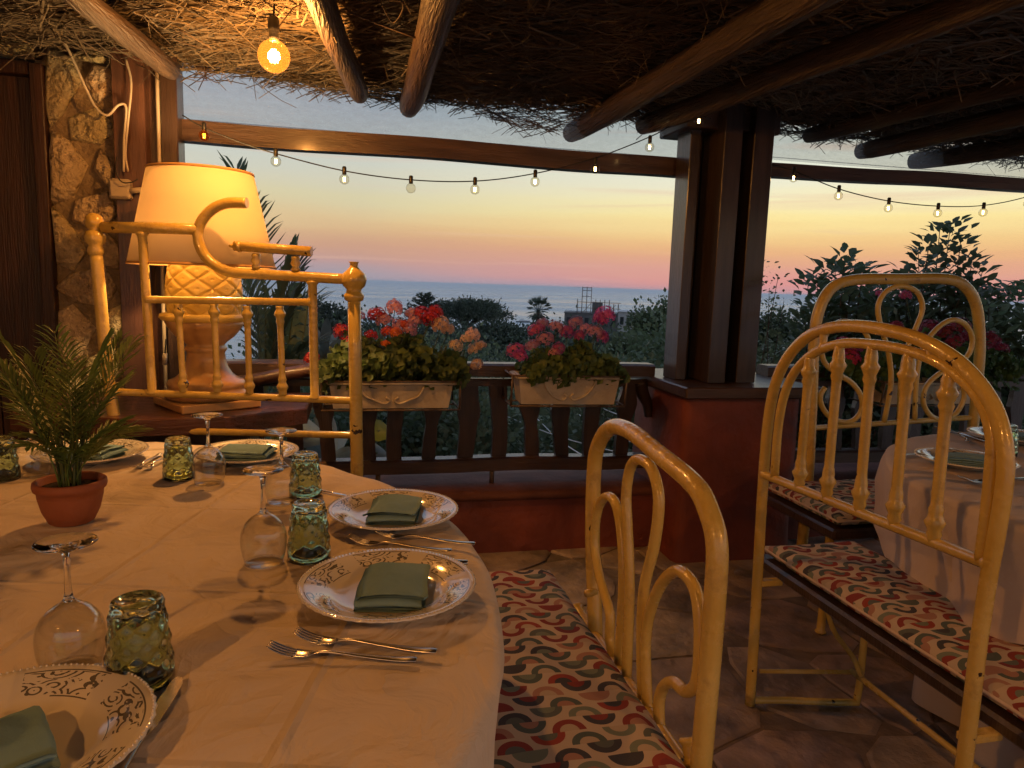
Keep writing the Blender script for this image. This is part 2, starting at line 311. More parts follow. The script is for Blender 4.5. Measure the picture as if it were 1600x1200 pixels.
    n5 = N(t, 'ShaderNodeTexNoise'); n5.inputs['Scale'].default_value = 14; n5.inputs['Detail'].default_value = 9; n5.inputs['Roughness'].default_value = .7; t.links.new(tc.outputs['Object'], n5.inputs[0]); g5 = ramp(t, [(.55, (0,)*3), (.72, (.75,)*3)], n5.outputs[0])
    mg = N(t, 'ShaderNodeMix', data_type='RGBA'); t.links.new(g5.outputs[0], mg.inputs[0]); t.links.new(mx.outputs[2], mg.inputs[6]); mg.inputs[7].default_value = (.30, .17, .045, 1); mx = mg
    t.links.new(math_(t, 'ADD', math_(t, 'MULTIPLY', n5.outputs[0], .5), .0), b.inputs['Roughness'])
    t.links.new(mx.outputs[2], b.inputs['Base Color']); b.inputs['Coat Weight'].default_value = .5; b.inputs['Coat Roughness'].default_value = .08
    n3 = N(t, 'ShaderNodeTexNoise'); n3.inputs['Scale'].default_value = 55; n3.inputs['Detail'].default_value = 4; t.links.new(tc.outputs['Object'], n3.inputs[0])
    bp = N(t, 'ShaderNodeBump'); bp.inputs['Strength'].default_value = .55; bp.inputs['Distance'].default_value = .006; t.links.new(n3.outputs[0], bp.inputs['Height']); t.links.new(bp.outputs[0], b.inputs['Normal'])
    # green pressed glass
    m, t, b = new('glass_green'); b.inputs['Base Color'].default_value = (.60, .73, .52, 1); b.inputs['Transmission Weight'].default_value = 1; b.inputs['Roughness'].default_value = .03; b.inputs['IOR'].default_value = 1.48
    # lampshade fabric lit from inside
    m, t, b = new('shade_fabric'); t.nodes.remove(b); d = N(t, 'ShaderNodeBsdfDiffuse'); d.inputs[0].default_value = (.80, .66, .46, 1); tr = N(t, 'ShaderNodeBsdfTranslucent'); tr.inputs[0].default_value = (.85, .70, .48, 1)
    ms = N(t, 'ShaderNodeMixShader'); ms.inputs[0].default_value = .23; t.links.new(d.outputs[0], ms.inputs[1]); t.links.new(tr.outputs[0], ms.inputs[2]); t.links.new(ms.outputs[0], t.nodes['Material Output'].inputs[0])
    # clear vinyl strip above the beam, dusty and scratched
    m, t, b = new('vinyl'); t.nodes.remove(b); tc = N(t, 'ShaderNodeTexCoord'); mp = N(t, 'ShaderNodeMapping'); mp.inputs['Scale'].default_value = (1, 1, 2.5); t.links.new(tc.outputs['Object'], mp.inputs[0])
    n = N(t, 'ShaderNodeTexNoise'); n.inputs['Scale'].default_value = 16; n.inputs['Detail'].default_value = 10; n.inputs['Roughness'].default_value = .8; t.links.new(mp.outputs[0], n.inputs[0])
    f = ramp(t, [(.30, (.30,)*3), (.62, (.42,)*3), (.70, (.62,)*3)], n.outputs[0])
    d = N(t, 'ShaderNodeBsdfDiffuse'); d.inputs[0].default_value = (.5, .5, .5, 1); tl = N(t, 'ShaderNodeBsdfTranslucent'); tl.inputs[0].default_value = (.40, .43, .48, 1); a = N(t, 'ShaderNodeMixShader'); a.inputs[0].default_value = .85; t.links.new(d.outputs[0], a.inputs[1]); t.links.new(tl.outputs[0], a.inputs[2])
    tp = N(t, 'ShaderNodeBsdfTransparent'); tp.inputs[0].default_value = (.95, .95, .96, 1); ms = N(t, 'ShaderNodeMixShader'); t.links.new(f.outputs[0], ms.inputs[0]); t.links.new(tp.outputs[0], ms.inputs[1]); t.links.new(a.outputs[0], ms.inputs[2]); t.links.new(ms.outputs[0], t.nodes['Material Output'].inputs[0])
    # printed cushion fabric: rows of half rings joined into waves
    m, t, b = new('cushion_print'); tc = N(t, 'ShaderNodeTexCoord'); sp = N(t, 'ShaderNodeSeparateXYZ'); t.links.new(tc.outputs['UV'], sp.inputs[0])
    w, h = .066, .038
    row = math_(t, 'FLOOR', math_(t, 'DIVIDE', sp.outputs[1], h)); v = math_(t, 'FRACT', math_(t, 'DIVIDE', sp.outputs[1], h))
    sh = math_(t, 'MULTIPLY', math_(t, 'MODULO', math_(t, 'MULTIPLY', row, .37), 1), 1.0)
    uu = math_(t, 'ADD', math_(t, 'DIVIDE', sp.outputs[0], w), sh); cell = math_(t, 'FLOOR', uu); u = math_(t, 'SUBTRACT', math_(t, 'FRACT', uu), .5)
    par = math_(t, 'MODULO', math_(t, 'ADD', cell, 400), 2)                       # up arch / down arch
    vv = math_(t, 'ABSOLUTE', math_(t, 'SUBTRACT', v, par))
    rr = math_(t, 'SQRT', math_(t, 'ADD', math_(t, 'MULTIPLY', u, u), math_(t, 'POWER', math_(t, 'MULTIPLY', vv, .58), 2)))
    cx = N(t, 'ShaderNodeCombineXYZ'); t.links.new(cell, cx.inputs[0]); t.links.new(row, cx.inputs[1])
    wn = N(t, 'ShaderNodeTexWhiteNoise', noise_dimensions='2D'); t.links.new(cx.outputs[0], wn.inputs['Vector'])
    pal = [(.0, (.27, .06, .055)), (.15, (.11, .14, .13)), (.3, (.075, .075, .09)), (.45, (.20, .235, .19)), (.6, (.33, .07, .055)), (.72, (.40, .22, .17)), (.84, (.13, .15, .14)), (.93, (.22, .055, .065))]
    pa = ramp(t, pal, wn.outputs['Value']); pa.color_ramp.interpolation = 'CONSTANT'
    pb = ramp(t, [(p, pal[(i+3) % 8][1]) for i, (p, c) in enumerate(pal)], math_(t, 'FRACT', math_(t, 'MULTIPLY', wn.outputs['Value'], 5.7))); pb.color_ramp.interpolation = 'CONSTANT'
    for k_ in (1, 4, 6): pb.color_ramp.elements[k_].color = (.50, .40, .30, 1)
    cream = (.56, .46, .36, 1)
    m1 = N(t, 'ShaderNodeMix', data_type='RGBA'); t.links.new(math_(t, 'LESS_THAN', rr, .27), m1.inputs[0]); t.links.new(pa.outputs[0], m1.inputs[6]); t.links.new(pb.outputs[0], m1.inputs[7])
    m2 = N(t, 'ShaderNodeMix', data_type='RGBA'); t.links.new(math_(t, 'GREATER_THAN', rr, .475), m2.inputs[0]); t.links.new(m1.outputs[2], m2.inputs[6]); m2.inputs[7].default_value = cream
    t.links.new(m2.outputs[2], b.inputs['Base Color']); b.inputs['Roughness'].default_value = .9; b.inputs['Specular IOR Level'].default_value = .15
    n = N(t, 'ShaderNodeTexNoise'); n.inputs['Scale'].default_value = 400; t.links.new(tc.outputs['UV'], n.inputs[0]); n4 = N(t, 'ShaderNodeTexNoise'); n4.inputs['Scale'].default_value = 9; t.links.new(tc.outputs['UV'], n4.inputs[0])
    bp = N(t, 'ShaderNodeBump'); bp.inputs['Strength'].default_value = .5; bp.inputs['Distance'].default_value = .01; t.links.new(math_(t, 'ADD', math_(t, 'MULTIPLY', n.outputs[0], .12), n4.outputs[0]), bp.inputs['Height']); t.links.new(bp.outputs[0], b.inputs['Normal'])
    # glazed plate with a brown scrollwork print on the rim
    m, t, b = new('plate_glaze'); tc = N(t, 'ShaderNodeTexCoord'); sp = N(t, 'ShaderNodeSeparateXYZ'); t.links.new(tc.outputs['Object'], sp.inputs[0])
    r = math_(t, 'SQRT', math_(t, 'ADD', math_(t, 'MULTIPLY', sp.outputs[0], sp.outputs[0]), math_(t, 'MULTIPLY', sp.outputs[1], sp.outputs[1]))); ang = math_(t, 'ARCTAN2', sp.outputs[1], sp.outputs[0])
    # polar coordinates unrolled into a band, warped so that rings read as tendrils
    rad = math_(t, 'DIVIDE', math_(t, 'SUBTRACT', r, .108), .0165); aa = math_(t, 'MULTIPLY', ang, 5.6/pi*2)
    cp = N(t, 'ShaderNodeCombineXYZ'); t.links.new(aa, cp.inputs[0]); t.links.new(rad, cp.inputs[1])
    vo = N(t, 'ShaderNodeTexVoronoi'); vo.inputs['Scale'].default_value = 1.15; t.links.new(cp.outputs[0], vo.inputs['Vector'])
    rings = math_(t, 'LESS_THAN', math_(t, 'ABSOLUTE', math_(t, 'SINE', math_(t, 'MULTIPLY', vo.outputs['Distance'], 11))), .55)
    wv = N(t, 'ShaderNodeTexNoise'); wv.inputs['Scale'].default_value = 2.2; t.links.new(cp.outputs[0], wv.inputs[0]); brk = math_(t, 'GREATER_THAN', wv.outputs[0], .43)
    gap = math_(t, 'GREATER_THAN', math_(t, 'SINE', math_(t, 'MULTIPLY', ang, 6)), -.72)
    inb = math_(t, 'LESS_THAN', math_(t, 'ABSOLUTE', rad), .95)
    prt = math_(t, 'MULTIPLY', math_(t, 'MULTIPLY', rings, brk), math_(t, 'MULTIPLY', gap, inb))
    line = math_(t, 'MULTIPLY', math_(t, 'LESS_THAN', math_(t, 'ABSOLUTE', math_(t, 'SUBTRACT', r, .1255)), .0009), gap)
    line2 = math_(t, 'MULTIPLY', math_(t, 'LESS_THAN', math_(t, 'ABSOLUTE', math_(t, 'SUBTRACT', r, .0905)), .0007), math_(t, 'GREATER_THAN', math_(t, 'SINE', math_(t, 'ADD', math_(t, 'MULTIPLY', ang, 6), 1)), .1))
    fac = math_(t, 'MAXIMUM', prt, math_(t, 'MAXIMUM', line, line2))
    mx = N(t, 'ShaderNodeMix', data_type='RGBA'); t.links.new(math_(t, 'MULTIPLY', fac, .85), mx.inputs[0]); mx.inputs[6].default_value = (.74, .68, .58, 1); mx.inputs[7].default_value = (.045, .035, .02, 1)
    t.links.new(mx.outputs[2], b.inputs['Base Color']); b.inputs['Roughness'].default_value = .12; b.inputs['Coat Weight'].default_value = .6; b.inputs['Coat Roughness'].default_value = .05
    # sea
    m, t, b = new('sea'); b.inputs['Base Color'].default_value = (.34, .43, .50, 1); b.inputs['Roughness'].default_value = .3; b.inputs['IOR'].default_value = 1.33; b.inputs['Specular IOR Level'].default_value = .5
    tc = N(t, 'ShaderNodeTexCoord'); mp = N(t, 'ShaderNodeMapping'); mp.inputs['Scale'].default_value = (.02, .05, 1); t.links.new(tc.outputs['Object'], mp.inputs[0]); n = N(t, 'ShaderNodeTexNoise'); n.inputs['Scale'].default_value = 1; n.inputs['Detail'].default_value = 8; t.links.new(mp.outputs[0], n.inputs[0])
    ms_ = N(t, 'ShaderNodeMapping'); ms_.inputs['Scale'].default_value = (.0006, .0022, 1); t.links.new(tc.outputs['Object'], ms_.inputs[0]); sn = N(t, 'ShaderNodeTexNoise'); sn.inputs['Scale'].default_value = 1; sn.inputs['Detail'].default_value = 5; t.links.new(ms_.outputs[0], sn.inputs[0]); t.links.new(math_(t, 'ADD', math_(t, 'MULTIPLY', sn.outputs[0], .7), -.06), b.inputs['Roughness'])
    bp = N(t, 'ShaderNodeBump'); bp.inputs['Strength'].default_value = .6; bp.inputs['Distance'].default_value = 4; t.links.new(n.outputs[0], bp.inputs['Height']); t.links.new(bp.outputs[0], b.inputs['Normal'])
special()
BULB_A, BULB_B, BULB_C, LAMP_W = 27, 42, 34, 29
# ================================================================== STRUCTURE
def voronoi(sites, box, gap):
    """cells of the sites clipped to box=(x0,y0,x1,y1), each pulled in by half the joint width"""
    out = []
    for i, (sx_, sy_) in enumerate(sites):
        poly = [(box[0], box[1]), (box[2], box[1]), (box[2], box[3]), (box[0], box[3])]
        near = sorted(range(len(sites)), key=lambda j: (sites[j][0]-sx_)**2+(sites[j][1]-sy_)**2)[1:15]
        for j in near:
            tx, ty = sites[j]; dx, dy = tx-sx_, ty-sy_; L = hypot(dx, dy); nx_, ny_ = dx/L, dy/L; k = (sx_+tx)/2*nx_+(sy_+ty)/2*ny_-gap/2; q = []
            for a in range(len(poly)):
                p0, p1 = poly[a], poly[(a+1) % len(poly)]; d0 = p0[0]*nx_+p0[1]*ny_-k; d1 = p1[0]*nx_+p1[1]*ny_-k
                if d0 <= 0: q.append(p0)
                if (d0 < 0) != (d1 < 0) and d0 != d1: f = d0/(d0-d1); q.append((p0[0]+(p1[0]-p0[0])*f, p0[1]+(p1[1]-p0[1])*f))
            poly = q
            if len(poly) < 3: break
        if len(poly) >= 3: out.append(poly)
    return out
def sites_grid(x0, y0, x1, y1, s, jit, rnd):
    r = []; j = 0; y = y0
    while y < y1:
        x = x0+(s*.5 if j % 2 else 0)
        while x < x1: r.append((x+rnd.uniform(-jit, jit)*s, y+rnd.uniform(-jit, jit)*s)); x += s
        y += s*.87; j += 1
    return r
def soften(poly, rnd, amt):
    """subdivide a polygon's edges, round its corners and make it uneven"""
    q = []; n = len(poly)
    for i in range(n):
        a, b = poly[i], poly[(i+1) % n]; L = hypot(b[0]-a[0], b[1]-a[1]); k = max(1, int(L/.11))
        for j in range(k):
            f = (j+.5)/k; q.append((a[0]+(b[0]-a[0])*f+rnd.uniform(-amt, amt), a[1]+(b[1]-a[1])*f+rnd.uniform(-amt, amt)))
    return q if len(q) >= 4 else poly
# ---- floor of irregular stone slabs
WY = 3.14                                                     # inner face of the parapet
rnd = random.Random(3)
fl = MB().box((1.1, -.35, -.1105), (7.6, 7.6, .2)).build('floor', 'joint'); fl['kind'] = 'structure'
for i, poly in enumerate(voronoi(sites_grid(-2.6, -1.2, 4.9, 3.4, .44, .47, rnd), (-2.65, -1.2, 4.85, 3.42), .014)):
    poly = soften(poly, rnd, .006)
    MB().prism(poly, -.06, rnd.uniform(-.005, .001), .05, .004).build('paving_stone', 'paving', fl)
# ---- parapet wall with ledge
pw = thing('parapet_wall', 'low dark red plastered wall under the wooden railing', 'wall', (1.4, WY+.2, 0))
m = MB(); nX = 60
for x0, x1 in ((-.9, 4.9),):
    V = []; F = []
    prof = [(WY, -.06), (WY-.006, .02), (WY, .15), (WY+.002, .262)]
    for i in range(nX+1):
        x = x0+(x1-x0)*i/nX
        for (y, z) in prof: V.append((x, y+.006*nz(x*3, z*5, 1), z+(.004*nz(x*2, 7, z) if z > 0 else 0)))
    k = len(prof)
    for i in range(nX):
        for j in range(k-1): a = i*k+j; F.append((a, a+k, a+k+1, a+1))
    m.add(V, F)
m.box((2, WY+.24, .08), (5.8, .32, .28))
m.build('wall_face', 'red_plaster', pw)
V = []; F = []; prof = [(WY-.012, .255), (WY-.022, .27), (WY-.014, .287), (WY+.01, .297), (WY+.15, .302), (WY+.3, .298), (WY+.42, .29), (WY+.43, .24)]; k = len(prof)
for i in range(nX+1):
    x = -.9+5.8*i/nX
    for (y, z) in prof: V.append((x, y+.008*nz(x*2.3, z*9, 4), z+.006*nz(x*3.1, y*4, 2)))
for i in range(nX):
    for j in range(k-1): a = i*k+j; F.append((a, a+k, a+k+1, a+1))
MB().add(V, F).build('ledge', 'ledge_plaster', pw)
# ---- pillar: red plastered base, wooden cap, three posts with grey channels
pl = thing('pillar', 'red plastered pillar base with dark timber posts rising between the two openings', 'pillar', (1.8, 3.15, 0))
m = MB(); V = []; F = []; n = 14; PX0, PX1, PY0, PY1 = 1.475, 2.07, 2.9, 3.5
loop = [(PX0+.02, PY1), (PX0, PY1-.03)]+[(PX0, PY1-.03-(PY1-PY0-.07)*i/5) for i in range(1, 6)]+[(PX0+.012, PY0+.01), (PX0+.045, PY0)]+[(PX0+.045+(PX1-PX0-.09)*i/5, PY0) for i in range(1, 6)]+[(PX1-.01, PY0+.012), (PX1, PY0+.05)]+[(PX1, PY0+.05+(PY1-PY0-.05)*i/4) for i in range(1, 5)]
k = len(loop)
for j in range(n+1):
    z = -.06+.84*j/n; fl_ = 1+.03*exp(-max(z, 0)*9)
    for (x, y) in loop: cx_, cy_ = (PX0+PX1)/2, (PY0+PY1)/2; V.append((cx_+(x-cx_)*fl_+.006*nz(x*4, y*4, z*3), cy_+(y-cy_)*fl_+.006*nz(x*4, y*4+9, z*3), z))
for j in range(n):
    for i in range(k): F.append((j*k+i, j*k+(i+1) % k, (j+1)*k+(i+1) % k, (j+1)*k+i))
m.add(V, F); m.build('base', 'red_plaster', pl)
MB().box(((PX0+PX1)/2+.005, (PY0+PY1)/2-.02, .807), (PX1-PX0+.09, PY1-PY0+.12, .052), ch=.006).build('cap', 'timber_flat', pl)
for (x0, x1, y0, y1) in ((1.495, 1.545, 3.06, 3.2), (1.602, 1.69, 2.95, 3.15), (1.752, 1.85, 2.96, 3.16)):
    MB().box(((x0+x1)/2, (y0+y1)/2, 1.46), (x1-x0, y1-y0, 1.25), ch=.003).build('post', 'timber_gloss', pl)
MB().box((1.68, 3.18, 1.45), (.36, .03, 1.24)).build('back_board', 'timber', pl)
MB().box((1.68, 3.16, 2.03), (.46, .3, .12), ch=.006).build('head_block', 'timber_flat', pl)
# ---- horizontal beams over the openings and the vinyl strips above them
for (x0, x1, lab, g) in ((-.70, 1.56, 'dark timber beam across the wider left opening over the string lights', 0), (1.87, 4.9, 'dark timber beam across the right opening beside the pillar', 1)):
    V = []; F = []; nn = 24
    for i in range(nn+1):
        x = x0+(x1-x0)*i/nn; w = .008*nz(x*1.5, g*5)
        for (dy, dz) in ((-.035, -.042), (.035, -.042), (.035, .042), (-.035, .042)): V.append((x, 3.255+dy, 1.832+(.02 if g else 0)+(.026*(x-1.87)/1.7 if g else 0)+dz*(1 if not g else .78)+w))
    for i in range(nn):
        for j in range(4): F.append((i*4+j, i*4+(j+1) % 4, i*4+4+(j+1) % 4, i*4+4+j))
    F += [(3, 2, 1, 0), tuple(nn*4+j for j in range(4))]
    o = MB().add(V, F, False).build('ceiling_beam', 'timber_flat', origin=(x0, 3.255, 1.83)); tag(o, lab, 'beam')
    o = MB(); V = []; F = []
    for i in range(nn+1):
        x = x0+(x1-x0)*i/nn; yy = 3.262+.006*nz(x*4, 3)
        zb = 1.868+(.04 if g else 0)
        V += [(x, yy, zb), (x, yy+.01*nz(x*3, 8), zb+.12), (x, yy, zb+.3)]
    for i in range(nn): F += [(i*3, i*3+3, i*3+4, i*3+1), (i*3+1, i*3+4, i*3+5, i*3+2)]
    o.add(V, F); o.tube([(x0+.01, 3.257, zb+.012), (x1-.01, 3.257, zb+.012)], .0022, 6, cap=False)
    o = o.build('vinyl_strip', 'vinyl', origin=(x0, 3.26, 1.87)); tag(o, ('dusty clear vinyl strip above the left beam' if not g else 'dusty clear vinyl strip above the right beam'), 'vinyl sheet')
# ---- railing
def railing(x0, x1, label, xs, loc):
    r = thing('railing', label, 'railing', loc); Y = 3.27
    def bar(name, z, h, w, wav, seed):
        V = []; F = []; n = 30; sec = [(-.5, -.5), (.5, -.5), (.5, .35), (.38, .5), (-.38, .5), (-.5, .35)]
        for i in range(n+1):
            x = x0+(x1-x0)*i/n; dz = wav*nz(x*2, seed)
            for (a, b) in sec: V.append((x, Y+a*w+.004*nz(x*5, seed+3), z+b*h+dz))
        k = len(sec)
        for i in range(n):
            for j in range(k): F.append((i*k+j, i*k+(j+1) % k, i*k+k+(j+1) % k, i*k+k+j))
        F += [tuple(range(k))[::-1], tuple(n*k+j for j in range(k))]
        MB().add(V, F, False).build(name, 'timber_flat', r)
    bar('top_rail', .858, .06, .11, .006, 1); bar('bottom_rail', .40, .065, .085, .012, 2); bar('upper_strip', .795, .035, .05, .004, 5)
    for q, x in enumerate(xs):
        rr = random.Random(q*7+int(x*100)); st = q % 3; V = []; F = []; n = 14; z0, z1 = .43, .785; w0 = rr.uniform(.032, .039)
        for i in range(n+1):
            t = i/n; z = z0+(z1-z0)*t
            if st == 0: w = w0*(1+.25*t+.32*exp(-((t-.62)/.1)**2))
            elif st == 1: w = w0*(1.05+.4*max(0, t-.4))
            else: w = w0*(.95+.5*exp(-((t-.72)/.14)**2)-.15*exp(-((t-.45)/.1)**2))
            lean = .012*sin(t*3+q)
            for (a, b) in ((-1, -.016), (1, -.016), (1, .016), (-1, .016)): V.append((x+lean+a*w, Y+b, z))
        for i in range(n):
            for j in range(4): F.append((i*4+j, i*4+(j+1) % 4, i*4+4+(j+1) % 4, i*4+4+j))
        F += [(3, 2, 1, 0), tuple(n*4+j for j in range(4))]
        MB().add(V, F, False).build('baluster', 'timber', r)
    for x in (x0+.62*(x1-x0), x0+.36*(x1-x0)): MB().tube([(x, Y, .285), (x, Y, .375)], .012, 8).build('peg', 'iron', r)
    # curved bracket at the end that meets the pillar
    return r
bx = [oy(p, 700, 3.27).x for p in (510, 575, 619, 673, 727, 776, 827, 876, 924, 973)]
lr = railing(-.62, 1.46, 'dark wooden railing with wavy balusters left of the pillar', [-.42, -.25]+bx, (.4, 3.27, .29))
V = curve([(1.40, 3.27, .80), (1.425, 3.27, .74), (1.455, 3.27, .68), (1.462, 3.27, .62)], 5); MB().tube(V, [.05-.0018*i for i in range(len(V))], 8, flat=.8).build('bracket', 'timber', lr)
railing(2.08, 4.9, 'dark wooden railing behind the right-hand table', [2.2+.17*i for i in range(16)], (3.4, 3.27, .29))
hr = MB(); pts = curve([(-.62, 3.24, .79), (-.45, 3.22, .80), (-.28, 3.2, .835), (-.12, 3.2, .862), (-.02, 3.24, .87)], 5); hr.tube(pts, [.05, .05, .048, .046, .044, .042]+[.04]*(len(pts)-6), 10, flat=.75)
tag(hr.build('handrail_log', 'timber_red', origin=(-.3, 3.22, .82)), 'rough red-brown log handrail running behind the lamp shelf', 'handrail')
# ---- left: timber posts, stone wall, door
lp = thing('corner_post', 'red-brown timber corner posts left of the sea view', 'post', (-.78, 3.2, 0))
MB().box((-.835, 3.17, 1.05), (.115, .1, 2.1), ch=.004).build('plank', 'timber_red', lp)
MB().box((-.755, 3.215, 1.05), (.05, .05, 2.1), ch=.003).build('plank', 'timber_red', lp)
MB().box((-.695, 3.2, 1.05), (.062, .12, 2.1), ch=.004).build('plank', 'timber', lp)
tag(MB().tube(curve([(-.742, 3.15, .55), (-.742, 3.152, 1.1), (-.738, 3.15, 1.6), (-.735, 3.15, 2.05)], 4), .0075, 8).build('cable_conduit', 'cable_white', origin=(-.742, 3.15, .55)), 'thin cream conduit running up the timber corner posts', 'conduit')
sw = thing('stone_wall', 'rough yellow stone wall between the dark door and timber posts', 'wall', (-1.1, 3.2, 0))
MB().box((-1.03, 3.28, 1.02), (.28, .2, 2.16)).build('mortar', 'mortar', sw)
MB().box((-2.0, 3.28, 2.1), (1.72, .2, .12)).build('mortar', 'mortar', sw)
rnd = random.Random(21)
def rock(poly, yface, depth, rnd):
    """a rounded stone whose face looks towards -Y; poly in (x, z)"""
    poly = soften(poly, rnd, .010); n = len(poly); cx_ = sum(p[0] for p in poly)/n; cz = sum(p[1] for p in poly)/n; V = []; F = []; sd = rnd.uniform(0, 99)
    rings = [(1.0, 0), (1.0, .45), (.93, .75), (.78, .95), (.5, 1.05), (.22, 1.06)]
    for (s_, d_) in rings:
        for (x, z) in poly:
            xx, zz = cx_+(x-cx_)*s_, cz+(z-cz)*s_; V.append((xx, yface-depth*d_*(1+.55*nz(xx*9, zz*9, sd))+.012*nz(xx*25, zz*25, sd), zz))
    V.append((cx_, yface-depth*1.06, cz))
    for j in range(len(rings)-1):
        for i in range(n): F.append((j*n+i, j*n+n+i, j*n+n+(i+1) % n, j*n+(i+1) % n))
    b = (len(rings)-1)*n; F += [(b+i, len(V)-1, b+(i+1) % n) for i in range(n)]
    return MB().add(V, F)
st = [( -1.12+.24*((j % 2)*.55+.1)+i*.16+rnd.uniform(-.03, .03), .1+j*.155+rnd.uniform(-.03, .03)) for j in range(14) for i in range(2)]
for poly in voronoi(st, (-1.135, .0, -.893, 2.1), .006): rock(poly, 3.19, rnd.uniform(.03, .06), rnd).build('stone', 'stone', sw)
for i in range(4): 
    x0 = -1.16-.42*i; rock([(x0-.41, 2.045), (x0, 2.045), (x0, 2.15), (x0-.41, 2.15)], 3.19, .05, rnd).build('stone', 'stone', sw)
dr = thing('door', 'dark brown wooden door at the left edge beside the stone wall', 'door', (-1.6, 3.2, 0))
MB().box((-1.155, 3.2, 1.01), (.045, .13, 2.02), ch=.004).build('door_frame', 'door_wood', dr)
MB().box((-1.66, 3.2, 2.0), (.96, .12, .05), ch=.004).build('door_frame', 'door_wood', dr)
for i in range(5): MB().box((-1.27-.19*i, 3.215, .99), (.186, .05, 1.99), ch=.005).build('board', 'door_wood', dr)
# ---- house wall behind the diner and the roof sheet
MB().box((-2.8, .6, 1.2), (.2, 5.4, 2.5)).build('house_side_wall', 'house_plaster')['kind'] = 'structure'
V = []; F = []; nx_, ny_ = 60, 50
for j in range(ny_+1):
    for i in range(nx_+1):
        x = -2.8+8*i/nx_; y = -1.9+5.16*j/ny_; V.append((x, y+(.05*nz(x*3, 2) if j == ny_ else 0), 2.115+.025*nz(x*2, y*2)-.03*max(0, (y-2.6))+.0))
for j in range(ny_):
    for i in range(nx_): a = j*(nx_+1)+i; F.append((a, a+1, a+nx_+2, a+nx_+1))
rf = MB().add(V, F); rf.box((1.2, .7, 2.27), (8, 5.0, .1)); rf.build('roof', 'thatch_back')['kind'] = 'structure'
# ---- brushwood thatch under the roof
rs = np.random.RandomState(5)
def twigs(n, cen, dirs, L, R, bend, k=4):
    """n bent twigs: centres (n,3), unit directions, lengths, radii -> 3-sided tubes"""
    t = np.linspace(-.5, .5, k)[None, :, None]; b = rs.normal(0, 1, (n, 3)); b -= (b*dirs).sum(1)[:, None]*dirs; b /= np.linalg.norm(b, axis=1)[:, None]
    c = np.cross(dirs, b); pts = cen[:, None, :]+dirs[:, None, :]*t*L[:, None, None]+b[:, None, :]*((t**2)*4*bend[:, None, None])
    V = np.zeros((n, k, 3, 3))
    for q in range(3):
        a = 2*pi*q/3; V[:, :, q, :] = pts+(b*cos(a)+c*sin(a))[:, None, :]*R[:, None, None]*(1-.35*np.linspace(0, 1, k))[None, :, None]
    V = V.reshape(-1, 3); F = []
    base = np.arange(n)*k*3
    for i in range(k-1):
        for q in range(3):
            a = base+i*3+q; bq = base+i*3+(q+1) % 3; F.append(np.stack([a, bq, bq+3, a+3], 1))
    return V, np.concatenate(F)
n = 15000
cen = np.stack([rs.uniform(-1.6, 4.6, n), 3.32-np.abs(rs.beta(1.0, 1.5, n))*2.6, rs.normal(2.085, .012, n)], 1); cen[:, 2] += .02*np.sin(cen[:, 0]*2.1)*np.cos(cen[:, 1]*3)
az_ = rs.normal(0, .45, n)+.9*np.sin(cen[:, 0]*1.3+cen[:, 1]*1.9)*rs.uniform(0, 1, n); d = np.stack([np.cos(az_), np.sin(az_), rs.normal(0, .07, n)], 1); d /= np.linalg.norm(d, axis=1)[:, None]
L = rs.uniform(.12, .5, n); 
over = np.maximum(0, cen[:, 1]+np.abs(d[:, 1])*L/2-3.40); cen[:, 1] -= over
V1, F1 = twigs(n, cen, d, L, rs.uniform(.0012, .0042, n), rs.uniform(0, .05, n))
n = 1500                                                       # loose, drooping ends
cen = np.stack([rs.uniform(-1.4, 4.4, n), 3.28-rs.beta(.8, 1.6, n)*2.2, rs.normal(2.055, .016, n)], 1); az_ = rs.uniform(0, 2*pi, n); d = np.stack([np.cos(az_), np.sin(az_), rs.normal(-.18, .25, n)], 1); d /= np.linalg.norm(d, axis=1)[:, None]
V2, F2 = twigs(n, cen, d, rs.uniform(.05, .24, n), rs.uniform(.0012, .003, n), rs.uniform(.01, .07, n))
n = 1500                                                       # ragged eave, sagging to the right of the middle logs
xx = rs.uniform(-.2, 4.6, n); sag = .075*np.exp(-((xx-.82)/.28)**2)+.05*np.exp(-((xx-3.5)/.5)**2)+.012*np.sin(xx*9)
cen = np.stack([xx, rs.uniform(3.24, 3.36, n), 2.06-sag*rs.uniform(.2, 1.25, n)], 1); az_ = rs.normal(.1, .5, n); d = np.stack([np.cos(az_), np.sin(az_), rs.normal(0, .3, n)], 1); d /= np.linalg.norm(d, axis=1)[:, None]
V3, F3 = twigs(n, cen, d, rs.uniform(.05, .26, n), rs.uniform(.001, .003, n), rs.uniform(0, .03, n))
o = fast('thatch', np.concatenate([V1, V2, V3]), np.concatenate([F1, F2+len(V1), F3+len(V1)+len(V2)]), 'twig', kind='stuff'); tag(o, 'tangled brown brushwood thatch covering the whole ceiling', 'thatch')
# loops of dry vine hanging from the thatch
for i, (px_, py_, s_) in enumerate([(240, 12, .12), (310, 45, .10), (600, 8, .13), (755, 30, .12), (860, 60, .14), (150, 60, .1), (1420, 90, .12), (1510, 120, .1)]):
    c = oz(px_, py_, 2.03); rr = random.Random(i); pts = curve([c+Vector((rr.uniform(-s_, s_), rr.uniform(-s_, s_), rr.uniform(-.05, .03))) for _ in range(5)], 6)
    tag(MB().tube(pts, [.0035*(1-.6*j/len(pts)) for j in range(len(pts))], 5).build('dry_vine', 'twig', origin=tuple(c)), ['curl of dry vine beside the left roof log', 'curl of dry vine left of the hanging bulb', 'looped dry vine right of the hanging bulb at the picture top', 'dry vine loop between the middle logs at the picture top', 'dry vine loop hanging left of the long slanting log', 'dry vine strand above the stone wall', 'dry vine strand above the right opening, farther from the edge', 'dry vine strand in the upper right corner'][i], 'vine')
